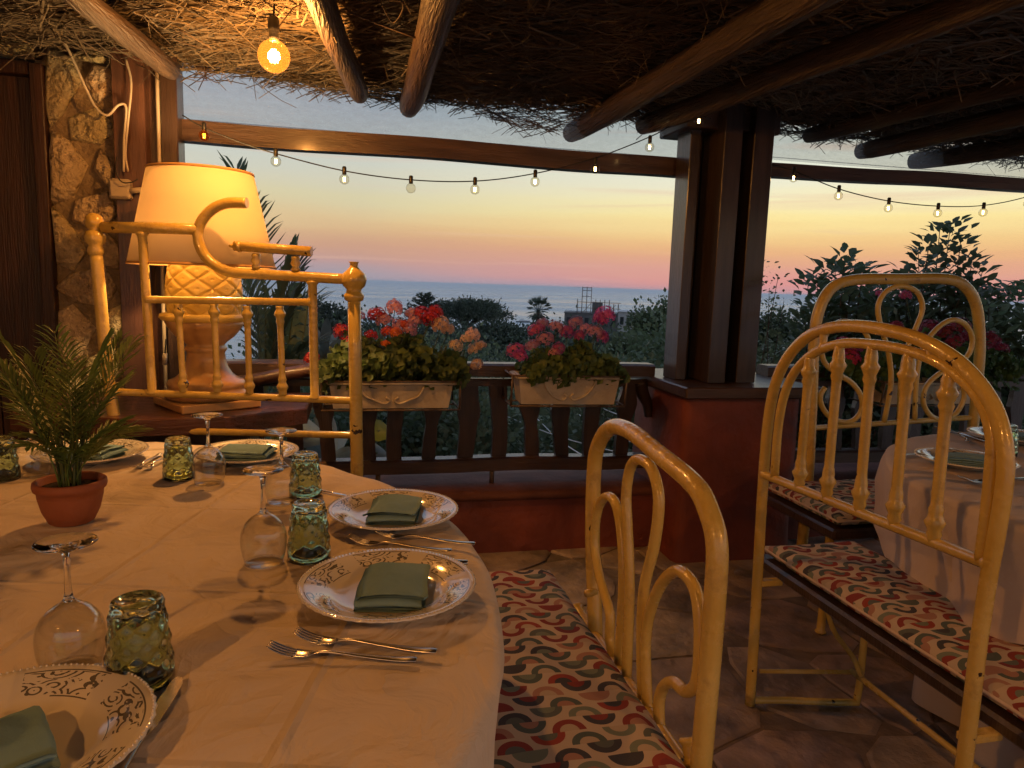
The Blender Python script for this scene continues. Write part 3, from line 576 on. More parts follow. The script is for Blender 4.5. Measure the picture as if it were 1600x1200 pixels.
# ---- roof logs
def log(a, b, r, label, zc=2.0, ext=1.2):
    A = oz(*a, zc); B = oz(*b, zc); D = (A-B).normalized(); n = 26; L = (A-B).length+ext; pts = []; R = []
    for i in range(n+1):
        t = i/n; p = B+D*L*t; p += Vector((.008*nz(t*5, r*99), 0, .006*nz(t*6, r*77+3))); pts.append(p); R.append(r*(1+.05*nz(t*9, r*50))*(1 if i else .86))
    pts.insert(0, pts[0]-D*.006); R.insert(0, r*.6)
    tag(MB().tube(pts, R, 14).build('roof_log', 'log_wood', origin=tuple(B)), label, 'log', 'rough logs carrying the thatch')
log((130, 0), (268, 112), .036, 'thin log along the left wall ending at the corner posts', 1.985)
log((500, 0), (562, 148), .040, 'brown log right of the hanging bulb, ending at the eave')
log((690, 0), (640, 168), .048, 'thick log with rounded end pointing at the middle of the sea view')
log((1250, 0), (892, 208), .050, 'long slanting log whose end overlaps the beam left of the pillar')
log((1540, 0), (1005, 196), .044, 'log resting against the pillar head, just left of the posts', 1.99)
log((1600, 178), (1345, 236), .045, 'log whose round end shows above the right beam, nearer the pillar')
log((1600, 228), (1425, 252), .045, 'rightmost log above the right beam')
log((1560, 140), (1262, 212), .04, 'log mostly sunk in the thatch just right of the pillar', 2.03)
# ================================================================== BED-FRAME BENCHES
def spindle(m, a, b, r, knobs=(.1, .9)):
    """turned metal spindle between two points with knobs"""
    a, b = Vector(a), Vector(b); L = (b-a).length; prof = []
    n = 40
    for i in range(n+1):
        t = i/n; rr = r
        for kx in knobs:
            d = (t-kx)*L; rr += r*.85*exp(-(d/.011)**2)+r*.35*exp(-((abs(d)-.026)/.007)**2)
        prof.append((rr, t*L))
    return m.lathe(prof, 10, a, b-a)
# ---- bench with the zigzag headboard, on the far side of the round table
nA = Vector((sin(YAW), cos(YAW), 0)); pA = nA*2.36
def A_(x, y): return on(x, y, pA, nA)
bA = thing('bench', 'cream metal bench with broken zigzag headboard in front of the lamp', 'bench', tuple(A_(370, 690)*1.0)[:2]+(0,), 'benches made from old bed frames')
MB().tube(curve([A_(150, 395), A_(158, 480), A_(168, 580), A_(184, 690)], 5)+[Vector((A_(188, 720).x, A_(188, 720).y, .0))], .020, 12).build('post', 'enamel', bA)
m = MB(); c = A_(149, 384); m.lathe([(.012, -.035), (.022, -.03), (.026, -.015), (.020, 0), (.030, .012), (.033, .028), (.027, .045), (.018, .05), (.026, .06), (.030, .075), (.026, .092), (.014, .103), (0, .106)], 14, c); m.build('finial', 'enamel', bA)
p = A_(553, 450); q = A_(558, 745)
MB().tube([p, A_(555, 560), q, Vector((q.x, q.y, 0))], .0215, 12).build('post', 'enamel', bA)
MB().lathe([(.02, -.03), (.03, -.025), (.034, -.01), (.026, 0), (.024, .01), (.036, .022), (.042, .042), (.036, .062), (.022, .075), (.014, .083), (.013, .095), (.018, .1), (0, .1)], 14, A_(553, 457)).build('finial', 'enamel', bA)
MB().tube([A_(160, 355), A_(235, 356), A_(310, 358)], .0185, 12).build('top_rail', 'enamel', bA)
MB().tube(curve([A_(386, 317), A_(352, 318), A_(326, 332), A_(310, 358), A_(313, 386), A_(330, 410), A_(360, 425), A_(400, 428), A_(470, 432), A_(540, 436)], 6), .0175, 12).build('top_rail', 'enamel', bA)
MB().tube([A_(366, 384), A_(420, 388), A_(487, 393)], .0165, 12).build('broken_tube', 'enamel', bA)
MB().lathe([(.004, 0), (.007, .012), (.005, .016), (.012, .022), (.018, .03), (.018, .04)], 12, A_(358, 384), A_(372, 385)-A_(358, 384)).build('tube_tip', 'enamel', bA)
for (x, y0, y1) in ((400, 396, 420), (462, 400, 424)): MB().lathe([(.011, 0), (.016, .006), (.010, .014), (.017, .026), (.012, .036), (.015, .042), (.011, .05)], 12, A_(x, y1), A_(x, y0)-A_(x, y1)).build('knob', 'enamel', bA)
def bar(parent, name, a, b, r, seg=10):
    a, b = Vector(a), Vector(b); L = (b-a).length; e = min(.012, L*.2)      # weld bead at each end
    n = [(r*1.05, 0), (r*1.42, e*.35), (r*1.35, e*.8), (r*1.02, e*1.3)]
    return MB().lathe(n+[(r*(1+.03*nz(k*.9, r*70)), e*1.3+(L-2.6*e)*k/6) for k in range(1, 6)]+[(q, L-h) for q, h in n[::-1]], seg, a, b-a).build(name, 'enamel', parent)
bar(bA, 'upright', A_(222, 362), A_(238, 616), .0145); bar(bA, 'upright', A_(488, 438), A_(492, 624), .0145)
bar(bA, 'cross_bar', A_(228, 468), A_(488, 472), .0125); bar(bA, 'cross_bar', A_(172, 612), A_(556, 626), .0125); bar(bA, 'cross_bar', A_(180, 671), A_(557, 680), .012)
for a, b in (((278, 475), (287, 612)), ((334, 475), (340, 613)), ((386, 478), (390, 615)), ((437, 478), (442, 617))): m = MB(); spindle(m, A_(*a), A_(*b), .0105, (.09, .91)); m.build('spindle', 'enamel', bA)
t_ = Vector((cos(YAW), -sin(YAW), 0)); c = Vector(bA.location)
for s_ in (-.36, .36): bar(bA, 'leg', tuple(c+t_*s_-nA*.42), tuple(c+t_*s_-nA*.42+Vector((0, 0, .43))), .016)
R_ = Matrix.Rotation(-YAW, 3, 'Z')
MB().box(c-nA*.22+Vector((0, 0, .44)), (.86, .44, .03), R_, .004).build('seat', 'timber_flat', bA)
# ---- bench beside the round table, right foreground
XB = .585
def B_(x, y): return ox(x, y, XB)
bB = thing('bench', 'yellow tubular bench with looped back in the right foreground', 'bench', (XB, 1.33, 0), 'benches made from old bed frames')
pts = [B_(930, 1000), B_(926, 850), B_(928, 740), B_(935, 695), B_(955, 668), B_(985, 674), B_(1030, 710), B_(1085, 757), B_(1108, 800), B_(1120, 850), B_(1118, 920), B_(1108, 1050), B_(1095, 1200)]
pts = [Vector((XB, pts[0].y, 0)), Vector((XB, pts[0].y, .2))]+pts+[Vector((XB, pts[-1].y, .2)), Vector((XB, pts[-1].y, 0))]
MB().tube(curve(pts, 6), .0185, 14).build('back_frame', 'enamel', bB)
for L_ in ([(964, 1048), (954, 1000), (954, 957), (938, 901), (930, 845), (936, 794), (950, 776), (964, 789), (973, 841), (975, 920), (968, 1040)],
           [(980, 1065), (985, 920), (982, 827), (980, 771), (987, 729), (1001, 718), (1020, 733), (1031, 780), (1024, 850), (1008, 920), (1004, 1000), (1006, 1107)],
           [(1014, 1130), (1010, 1013), (1017, 957), (1036, 911), (1059, 892), (1080, 906), (1092, 939), (1096, 1004), (1090, 1066), (1073, 1080), (1055, 1066), (1038, 1074), (1031, 1107), (1036, 1180)]):
    pts = [B_(*q)+Vector((-.002, 0, 0)) for q in L_]; MB().tube(curve(pts, 6), .0115, 12).build('loop', 'enamel', bB)
bar(bB, 'stub', B_(1080, 1200), B_(1073, 1152), .011); bar(bB, 'cross_bar', (XB-.004, .9, .415), (XB-.004, 1.68, .415), .014)
MB().lathe([(.009, 0), (.009, .03)], 12, B_(931, 924), (-1, -.3, 0)).build('hinge_pin', 'enamel', bB)
MB().box((.37, 1.2, .405), (.36, 1.34, .03), ch=.005).build('seat', 'timber', bB)
for y in (.62, 1.82): bar(bB, 'leg', (.24, y, 0), (.24, y, .39), .015)
bar(bB, 'leg', (.53, 1.82, 0), (.53, 1.82, .39), .015)
# ---- arched bench at the right
XC = 1.2
def C_(x, y): return ox(x, y, XC)
bC = thing('bench', 'cream metal bench with tall arched spindle back at the right', 'bench', (XC, 1.44, 0), 'benches made from old bed frames')
o_ = [(1172, 1098), (1178, 1000), (1185, 880), (1192, 760), (1199, 670), (1210, 606), (1230, 560), (1262, 526), (1300, 512), (1345, 510), (1400, 519), (1450, 536), (1500, 568), (1540, 614), (1562, 660), (1571, 710), (1569, 760), (1558, 830), (1545, 900), (1530, 1000), (1518, 1100), (1506, 1195)]
pts = [C_(*q) for q in o_]; pts[0].z = .0; pts.append(Vector((XC, pts[-1].y, .0))); MB().tube(curve(pts, 5), .0155, 12).build('back_arch', 'enamel', bC)
i_ = [(1210, 746), (1216, 668), (1226, 616), (1244, 578), (1275, 550), (1315, 537), (1360, 538), (1410, 546), (1460, 563), (1505, 594), (1535, 632), (1550, 682), (1548, 740), (1541, 810), (1532, 878)]
MB().tube(curve([C_(*q) for q in i_], 5), .0125, 12).build('inner_arch', 'enamel', bC)
bar(bC, 'cross_bar', C_(1193, 741), C_(1548, 883), .0125)
for a, b in (((1266, 553), (1248, 764)), ((1312, 539), (1291, 781)), ((1363, 540), (1342, 801)), ((1421, 550), (1396, 823)), ((1484, 580), (1458, 848))): m = MB(); spindle(m, C_(*a), C_(*b), .0118, (.13, .88)); m.build('spindle', 'enamel', bC)
bar(bC, 'spacer', C_(1287, 514), C_(1286, 546), .010, 8); bar(bC, 'spacer', C_(1457, 540), C_(1453, 560), .010, 8)
f0 = oz(1172, 1100, .0); f1 = oz(1345, 1108, .0)
MB().tube(curve([(XC, 1.807, .012), (1.30, 1.79, .012), (1.50, 1.745, .012), (1.528, 1.742, .03), (1.53, 1.742, .2), (1.53, 1.742, .40)], 4), .011, 10).build('foot_frame', 'enamel', bC)
MB().tube([(1.22, 1.80, .11), (1.528, 1.742, .11)], .007, 8).build('foot_frame', 'enamel', bC)
MB().tube([(1.5, 1.745, .115), (1.5, 1.07, .115)], .009, 8).build('stretcher', 'enamel', bC)
MB().tube(curve([(1.38, 1.76, .39), (1.42, 1.75, .26), (1.50, 1.745, .16), (1.5, 1.7, .115)], 4), .008, 8).build('brace', 'enamel', bC)
MB().tube(curve([(1.38, 1.06, .39), (1.44, 1.06, .26), (1.53, 1.06, .02)], 4), .010, 8).build('brace', 'enamel', bC)
for y in (1.82, 1.07): MB().box((1.235, y, .385), (.09, .028, .018), ch=.003).build('bracket', 'enamel', bC)
MB().box((1.44, 1.44, .405), (.34, 1.02, .036), ch=.008).build('seat', 'timber', bC)
# ---- far bench with the scrolled headboard, right
YD = 2.62
def D_(x, y): return oy(x, y, YD)
bD = thing('bench', 'pale metal bench with scrolled rounded headboard before the right railing', 'bench', (2.2, YD, 0), 'benches made from old bed frames')
o_ = [(1262, 760), (1268, 640), (1272, 540), (1279, 488), (1300, 450), (1338, 437), (1410, 436), (1478, 436), (1508, 448), (1526, 480), (1531, 540), (1527, 600), (1521, 660)]
pts = [D_(*q) for q in o_]; pts = [Vector((pts[0].x, YD, 0)), Vector((pts[0].x, YD, .3))]+pts+[Vector((pts[-1].x, YD, .4)), Vector((pts[-1].x, YD, 0))]
MB().tube(curve(pts, 5), .0235, 12).build('back_frame', 'enamel', bD)
bar(bD, 'cross_bar', D_(1264, 669), D_(1522, 652), .012)
for L_ in ([(1380, 660), (1391, 600), (1387, 550), (1375, 510), (1371, 478), (1384, 455), (1408, 447), (1432, 457), (1440, 482), (1430, 512), (1416, 545), (1407, 590), (1404, 657)],
           [(1358, 545), (1354, 525), (1340, 508), (1318, 502), (1300, 509), (1288, 527), (1283, 547), (1288, 567), (1306, 583), (1330, 598), (1344, 618), (1345, 640), (1333, 656), (1316, 659), (1297, 652), (1284, 636), (1281, 618), (1288, 605)],
           [(1428, 655), (1431, 590), (1440, 546), (1460, 516), (1485, 500), (1507, 507), (1518, 528), (1513, 552), (1496, 568), (1466, 584), (1446, 604), (1442, 630), (1454, 650), (1474, 655), (1493, 645), (1505, 622), (1504, 602)]):
    MB().tube(curve([D_(*q)+Vector((0, -.004, 0)) for q in L_], 5), .0115, 10).build('scroll', 'enamel', bD)
MB().box((2.2, 2.36, .405), (1.04, .5, .04), ch=.008).build('seat', 'timber', bD)
for x in (1.72, 2.66): bar(bD, 'leg', (x, 2.18, 0), (x, 2.18, .39), .015)
# ---- cushions with the printed fabric (UV in metres)
def cushion(x0, x1, y0, y1, z0, z1, label, seed, swap=False):
    nx_, ny_ = max(8, int((x1-x0)/.03)), max(8, int((y1-y0)/.03)); V = []; F = []; hz = (z1-z0)/2; zc = (z0+z1)/2
    def pt(u, v, side):
        x = x0+(x1-x0)*u; y = y0+(y1-y0)*v; e = min(u*(x1-x0), (1-u)*(x1-x0), v*(y1-y0), (1-v)*(y1-y0)); h = hz*sqrt(min(1, (e+.004)/.035)*(2-min(1, (e+.004)/.035)))
        k = .004*nz(x*7, y*7, seed)+.003*nz(x*17, y*17, seed)
        return (x+.006*nz(y*6, seed, 1), y+.006*nz(x*6, seed, 2), zc+side*h+(k if side > 0 else 0)+(.004*sin(u*pi)*sin(v*pi) if side > 0 else 0))
    for side in (1, -1):
        b = len(V)
        for j in range(ny_+1):
            for i in range(nx_+1): V.append(pt(i/nx_, j/ny_, side))
        for j in range(ny_):
            for i in range(nx_):
                a = b+j*(nx_+1)+i; q = (a, a+1, a+nx_+2, a+nx_+1); F.append(q if side > 0 else q[::-1])
    h = (nx_+1)*(ny_+1); rim = [i for i in range(nx_+1)]+[j*(nx_+1)+nx_ for j in range(1, ny_+1)]+[ny_*(nx_+1)+i for i in range(nx_-1, -1, -1)]+[j*(nx_+1) for j in range(ny_-1, 0, -1)]
    for i in range(len(rim)): a, b = rim[i], rim[(i+1) % len(rim)]; F.append((a, h+a, h+b, b))
    o = MB().add(V, F).build('bench_cushion', 'cushion_print', origin=((x0+x1)/2, (y0+y1)/2, z0)); uv = o.data.uv_layers.new(); loc = o.location
    for lp_ in o.data.loops:
        p = o.data.vertices[lp_.vertex_index].co+loc; extra = max(0, z1-.014-p.z)*.8
        uv.data[lp_.index].uv = ((p.y+extra, p.x+extra) if swap else (p.x+extra, p.y+extra))
    pr = [(x0+(x1-x0)*u+.006*nz((y0+(y1-y0)*v)*6, seed, 1), y0+(y1-y0)*v+.006*nz((x0+(x1-x0)*u)*6, seed, 2), zc) for u, v in [(i/14, 0) for i in range(14)]+[(1, i/30) for i in range(30)]+[(1-i/14, 1) for i in range(14)]+[(0, 1-i/30) for i in range(30)]]
    m = MB().tube([Vector(p)-Vector(o.location) for p in pr], .0045, 6, closed=True); c_ = m.build('piping', 'cloth_pale'); c_.parent = o
    tag(o, label, 'cushion', 'printed bench cushions'); return o
cushion(.195, .552, .55, 1.845, .42, .470, 'long arch-print seat cushion on the yellow bench in the foreground', 1)
cushion(1.288, 1.615, .96, 1.93, .425, .467, 'arch-print seat cushion on the arched bench at the right', 2)
cushion(1.70, 2.66, 2.12, 2.57, .427, .48, 'arch-print seat cushion before the scrolled headboard at far right', 3)
# ================================================================== LAMPS
def point(name, loc, watt, col, size, parent):
    l = bpy.data.lights.new(name, 'POINT'); l.energy = watt; l.color = col; l.shadow_soft_size = size; o = bpy.data.objects.new(name, l); COL.objects.link(o); o.location = Vector(loc)-Vector(parent.location); o.parent = parent; return o
WARM = (1, .62, .32)
def hanging_bulb(c, top, watt, label, r=.047):
    """filament globe on a short flex"""
    c = Vector(c); t = thing('hanging_bulb', label, 'light bulb', tuple(c), 'filament globes hanging from the thatch')
    MB().tube(curve([(c.x, c.y, c.z+.11), (c.x+.003, c.y, (c.z+.11+top)/2), (c.x, c.y+.004, top)], 3), .0032, 6).build('flex', 'cable_black', t)
    MB().lathe([(.009, .112), (.016, .108), (.017, .082), (.0165, .07), (.014, .066), (.0145, .055), (.0125, .043)][::-1], 14, c).build('socket', 'black_plastic', t)
    prof = [(.0125, .05), (.0135, .046), (.02, .040)]
    for i in range(13): a = radians(62-i*152/12); prof.append((max(r*cos(a), 0) if i < 12 else 0, r*sin(a)))
    g = MB().lathe(prof, 24, c).build('glass_globe', 'glass_amber', t)
    m = MB(); n = 6
    for k in range(n):
        a = 2*pi*k/n; m.tube([(c.x+.006*cos(a), c.y+.006*sin(a), c.z+.020), (c.x+.011*cos(a+.3), c.y+.011*sin(a+.3), c.z-.018)], .0011, 5)
    m.build('filament', 'filament', t)
    MB().tube([(c.x, c.y, c.z+.05), (c.x, c.y, c.z+.018)], .003, 6).build('stem', 'glass_bulb', t)
    point('bulb_light', tuple(c), watt, WARM, .02, t)
    return t
cA = Vector(oz(428, 88, 1.905))
hanging_bulb(cA, 2.09, BULB_A, 'glowing amber filament globe hanging above the round table')
hanging_bulb((-1.15, -.45, 1.93), 2.1, BULB_B, 'filament globe hanging behind the viewer to the left')
hanging_bulb((1.55, -.9, 1.93), 2.1, BULB_C, 'filament globe hanging behind the viewer to the right')
# ---- string lights
def string_lights(pts, bulbs, label, unlit=(), amber=()):
    t = thing('string_lights', label, 'string lights', tuple(pts[0]), 'string lights under the beams')
    MB().tube(curve(pts, 8), .0026, 6).build('cord', 'cable_black', t)
    for i, b in enumerate(bulbs):
        b = Vector(b); s = MB().lathe([(.0075, .0), (.0085, .004), (.0085, .028), (.006, .032)], 10, b+Vector((0, 0, .018))).build('bulb_socket', 'black_plastic', t)
        prof = [(.0065, .021), (.009, .019)]+[(max(.0205*cos(radians(60-k*150/9)), 0) if k < 9 else 0, .0205*sin(radians(60-k*150/9))) for k in range(10)]
        MB().lathe(prof, 16, b).build('glass_globe', 'glass_amber' if i in amber else 'glass_bulb', s)
        if i not in unlit: MB().tube([b+Vector((-.003, 0, .008)), b+Vector((-.0025, 0, -.009)), b+Vector((.0025, 0, -.009)), b+Vector((.003, 0, .008))], .0016, 6).build('filament', 'amber_filament' if i in amber else 'string_filament', s)
    return t
def sl(bs, Y): return [oy(x, y, Y) for x, y in bs]
bl = [(319, 212), (431, 252), (538, 280), (642, 294), (742, 296), (836, 284), (930, 264), (1015, 230), (1092, 189)]
cp = [(285, 180), (318, 199), (375, 222), (431, 240), (538, 267), (642, 281), (742, 283), (836, 271), (930, 247), (1015, 214), (1050, 196), (1090, 182), (1110, 186)]
string_lights(sl(cp, 3.02)[:9]+sl(cp[9:], 2.93), sl(bl[:8], 3.02)+sl(bl[8:], 2.93), 'sagging string of small globe bulbs across the left opening', (3,), (0,))
bl = [(1240, 278), (1310, 306), (1388, 325), (1465, 333), (1536, 332), (1606, 318)]
cp = [(1196, 255), (1240, 267), (1310, 295), (1388, 314), (1465, 322), (1536, 321), (1606, 307), (1690, 278)]
string_lights(sl(cp, 3.08), sl(bl, 3.08), 'string of small globe bulbs across the right opening')
# ---- shelf with the pineapple lamp
LX, LY, LZ = -.515, 2.78, .772
sh = thing('lamp_shelf', 'thick red-brown wooden slab shelf carrying the pineapple lamp', 'shelf', (LX, LY+.1, 0))
hexa = [(LX-.62, LY+.32), (LX-.60, LY-.12), (LX-.2, LY-.26), (LX+.10, LY-.24), (LX+.36, LY-.07), (LX+.36, LY+.32)]
def clip(poly, y0, y1):
    for sgn, k in ((1, y1), (-1, -y0)):
        q = []
        for a in range(len(poly)):
            p0, p1 = poly[a], poly[(a+1) % len(poly)]; d0 = sgn*p0[1]-k; d1 = sgn*p1[1]-k
            if d0 <= 0: q.append(p0)
            if (d0 < 0) != (d1 < 0): f = d0/(d0-d1); q.append((p0[0]+(p1[0]-p0[0])*f, p0[1]+(p1[1]-p0[1])*f))
        poly = q
    return poly
for i, (a, b) in enumerate(((-.27, -.101), (-.098, .099), (.102, .33))):
    pp = clip(hexa, LY+a, LY+b)
    if len(pp) > 2: MB().prism(pp[::1], LZ-.058, LZ-.001*i, .02, .004).build('plank', 'shelf_wood', sh)
MB().box((LX-.1, LY+.12, .36), (.5, .3, .712), ch=.01).build('support', 'timber', sh)
lm = thing('table_lamp', 'pineapple-shaped ceramic lamp with glowing cream cone shade', 'lamp', (LX, LY, LZ))
c = Vector((LX, LY, LZ))
MB().box(c+Vector((0, 0, .016)), (.285, .285, .03), Matrix.Rotation(radians(32), 3, 'Z'), .004).build('plinth', 'ceramic_lamp', lm)
prof = [(.10, .031), (.138, .033), (.146, .045), (.143, .058), (.130, .066), (.133, .074), (.136, .085), (.128, .098), (.108, .106), (.090, .122), (.076, .145), (.068, .172), (.065, .198), (.069, .204), (.074, .212), (.069, .221), (.064, .226), (.072, .236), (.100, .258), (.126, .290), (.139, .318)]
MB().lathe(prof, 40, c).build('pedestal', 'ceramic_lamp', lm)
MB().lathe([(.13, .312), (.142, .316), (.149, .326), (.146, .338), (.134, .342), (.12, .338)], 64, c, wob=lambda a, h, j: 1+.03*abs(sin(a*6))).build('leaf_collar', 'ceramic_pineapple', lm)
# quilted body: real diamond relief
V = []; F = []; nu, nv_ = 160, 90
for j in range(nv_+1):
    s_ = j/nv_; h = .335+s_*.27; base = .131*(max(0, 1-((s_-.22)/.98)**2)**.5 if s_ > .22 else 1-.06*((.22-s_)/.22)**2)
    for i in range(nu):
        a = 2*pi*i/nu; A1 = (a*16/(2*pi)*.5+s_*4.2); A2 = (a*16/(2*pi)*.5-s_*4.2)
        g1 = abs((A1 % 1)-.5)*2; g2 = abs((A2 % 1)-.5)*2; e = min(1-g1, 1-g2); d_ = .010*min(1, e/.30)**.5-.010; cen_ = max(g1, g2); d_ -= .004*exp(-(cen_/.10)**2)
        V.append((c.x+(base+d_)*cos(a), c.y+(base+d_)*sin(a), c.z+h))
for j in range(nv_):
    for i in range(nu): F.append((j*nu+i, j*nu+(i+1) % nu, (j+1)*nu+(i+1) % nu, (j+1)*nu+i))
MB().add(V, F).build('pineapple_body', 'ceramic_pineapple', lm)
SZ0, SZ1, SR0, SR1 = .512, .838, .247, .176
MB().lathe([(SR0, SZ0), (SR0-(SR0-SR1)*.33, SZ0+(SZ1-SZ0)*.33), (SR0-(SR0-SR1)*.66, SZ0+(SZ1-SZ0)*.66), (SR1, SZ1), (SR1-.002, SZ1), (SR0-.002, SZ0)], 64, c, closed=True).build('shade', 'shade_fabric', lm)
for r_, z_ in ((SR0, SZ0), (SR1, SZ1)): MB().lathe([(r_+.001, z_-.003), (r_+.003, z_), (r_+.001, z_+.006), (r_-.004, z_+.005), (r_-.004, z_-.003)], 64, c, closed=True).build('shade_trim', 'shade_trim', lm)
MB().tube([c+Vector((0, 0, .60)), c+Vector((0, 0, .665))], .014, 10).build('lamp_holder', 'black_plastic', lm)
MB().lathe([(.012, 0), (.03, .035), (.032, .05), (.025, .072), (0, .085)], 16, c+Vector((0, 0, .665))).build('lamp_bulb', 'glass_bulb', lm)
point('lamp_light', c+Vector((0, 0, .71)), LAMP_W, (1, .60, .25), .03, lm)
# ---- wiring on the left wall
jb = thing('junction_box', 'small cream junction box on the stone wall beside the lampshade', 'junction box', (-.868, 3.1, 1.57))
MB().box((-.868, 3.105, 1.57), (.075, .05, .075), ch=.006).build('housing', 'cable_white', jb); MB().box((-.868, 3.078, 1.57), (.06, .006, .06), ch=.002).build('lid', 'cable_white', jb)
MB().tube([(-.83, 3.09, 1.565), (-.79, 3.085, 1.57)], .011, 8).build('plug', 'cable_white', jb)
def wy(x, y, Y=3.09): return oy(x, y, Y)
tag(MB().tube(curve([wy(72, 10), wy(110, 85), wy(135, 140), wy(150, 168), wy(168, 180), wy(185, 164), wy(197, 168), wy(194, 215), wy(193, 268)], 5), .0048, 7).build('electric_cable', 'cable_white', origin=tuple(wy(110, 85))), 'cream cable looping across the stone wall to the junction box', 'cable')
tag(MB().tube(curve([wy(196, 90), wy(205, 130), wy(200, 190), wy(196, 240), wy(200, 268)], 5), .0042, 7).build('electric_cable', 'cable_white', origin=tuple(wy(205, 130))), 'cream cable hanging straight down the red plank to the junction box', 'cable')
tag(MB().tube(curve([wy(182, 245, 3.07), wy(181, 268, 3.05), wy(190, 284, 3.05), wy(205, 285, 3.05), wy(215, 280, 3.06)], 5), .0025, 6).build('electric_cable', 'cable_black', origin=tuple(wy(182, 262, 3.06))), 'thin black cable curling under the junction box lid', 'cable')
sw_ = thing('cable_switch', 'white tubular cable switch hanging behind the pineapple lamp', 'switch', tuple(oy(257, 570, 3.05)))
MB().tube([oy(258, 552, 3.05), oy(257, 570, 3.05)], .009, 8).build('switch_body', 'cable_white', sw_); MB().tube([oy(259, 530, 3.05), oy(258, 552, 3.05)], .003, 6).build('cable', 'cable_black', sw_)
# ================================================================== TABLES AND WHAT STANDS ON THEM
TZ = .76
def round_cloth(name, cx_, cy_, R, zt, zb, label, mat, inward, seed, folds=26, amp=.03, na=220, square=None):
    """cloth over a round table: nearly flat top, soft edge, hanging folds; inward(angle) pulls the hem in"""
    V = [(cx_, cy_, zt)]; F = []; rings = [.12, .25, .4, .55, .68, .8, .9, .96, .985, 1.0]; ns = 16
    def wr(x, y): return .0016*nz(x*5, y*9, seed)+.0022*nz(x*1.7+3, y*1.7, seed)
    rows = []
    for q in rings: rows.append(('t', q))
    for k in range(1, ns+1): rows.append(('s', k/ns))
    for (ty, q) in rows:
        for i in range(na):
            a = 2*pi*i/na
            if ty == 't':
                rq = R*q*(1+.012*nz(cos(a)*5, sin(a)*5, seed+2)*max(0, q-.9)*10); x, y = cx_+rq*cos(a), cy_+rq*sin(a); V.append((x, y, zt+wr(x, y)-(.008 if q == 1 else .003 if q > .98 else 0)-max(0, q-.93)*.14*max(0, nz(cos(a)*9, sin(a)*9, seed+7)+.1)))
            else:
                hem = zb if square is None else square(a); z = zt-.006-(zt-hem)*q; f = sin(folds*a/1+1.7*sin(a*3+seed)+.9*sin(a*7+seed*2)); w = amp*min(1, q*2.2)*(f*.5+.5*f*abs(f))
                rr = R*(1+.012*nz(cos(a)*5, sin(a)*5, seed+2))+.010*min(1, q*6)-inward(a)*min(1, q*1.35)+w+.02*q*nz(cos(a)*3, sin(a)*3, seed)
                V.append((cx_+rr*cos(a), cy_+rr*sin(a), z+(.02*nz(cos(a)*4, sin(a)*4, seed+5)*q if z > .06 else .0)))
    for i in range(na): F.append((0, 1+i, 1+(i+1) % na))
    for j in range(len(rows)-1):
        for i in range(na): a, b = 1+j*na+i, 1+j*na+(i+1) % na; F.append((a, a+na, b+na, b))
    o = MB().add(V, F).build('tablecloth', mat, origin=(cx_, cy_, 0)); return tag(o, label, 'tablecloth')
def table(cx_, cy_, R, label):
    t = thing('round_table', label, 'table', (cx_, cy_, 0))
    MB().lathe([(R-.06, -.055), (R-.045, -.05), (R-.045, -.028), (R-.055, -.022)], 64, (cx_, cy_, TZ)).build('table_top', 'timber_flat', t)
    MB().lathe([(.06, .05), (.06, .66), (.09, TZ-.04)], 20, (cx_, cy_, 0)).build('column', 'timber', t)
    MB().lathe([(.34, .0), (.34, .03), (.1, .06)], 24, (cx_, cy_, 0)).build('foot', 'timber', t)
CX, CY, CR = -.905, 1.166, 1.143
table(CX, CY, CR, 'large round table hidden under the ochre-lit cloth in the foreground')
round_cloth('c', CX, CY, CR, TZ, .12, 'wrinkled cream tablecloth on the large foreground round table', 'cloth', lambda a: .06+.04*cos(a), 2.0, 19, .045)
C2X, C2Y, C2R = 2.36, 1.32, .885
table(C2X, C2Y, C2R, 'round table hidden under two pale cloths at the right')
inw = lambda a: .08+.14*max(0, cos(a-pi))**2
round_cloth('c', C2X, C2Y, C2R, TZ-.004, .015, 'long pale pink-beige under-cloth reaching the floor at the right table', 'cloth_pale', inw, 5.0, 15, .05)
def sq(a):
    d = abs(((a+radians(20)) % (pi/2))-pi/4)/(pi/4); return .58-.16*d**.6
round_cloth('c', C2X, C2Y, C2R+.012, TZ, .5, 'short overlay cloth with pointed corners on the right table', 'cloth_pale', lambda a: -.018+.25*inw(a), 8.0, 11, .034, square=sq)
# ---- plates
def make_plate():
    t = thing('plate', 'p', 'plate'); prof = [(0, .004), (.045, .003), (.052, .0), (.058, .0), (.062, .004), (.085, .010), (.098, .017), (.125, .0225), (.1345, .0245), (.1365, .0265), (.134, .0282), (.125, .0262), (.1, .0205), (.088, .0135), (.078, .0085), (.06, .0075), (0, .0075)]
    pl_ = MB().lathe(prof[:-1]+[(.001, .0075)], 96, wob=lambda a, h, j: 1+(.006*cos(a*48) if j in (8, 9, 10) else 0)).build('dish', 'plate_glaze', t)
    m = MB(); n = 130
    for k in range(n):
        a = 2*pi*k/n; m.lathe([(0, -.0014), (.0015, -.0006), (.0015, .0006), (0, .0014)], 6, (.1335*cos(a), .1335*sin(a), .0284))
    m.build('beaded_edge', 'plate_glaze', t, kind='stuff'); return t
plate0 = make_plate()
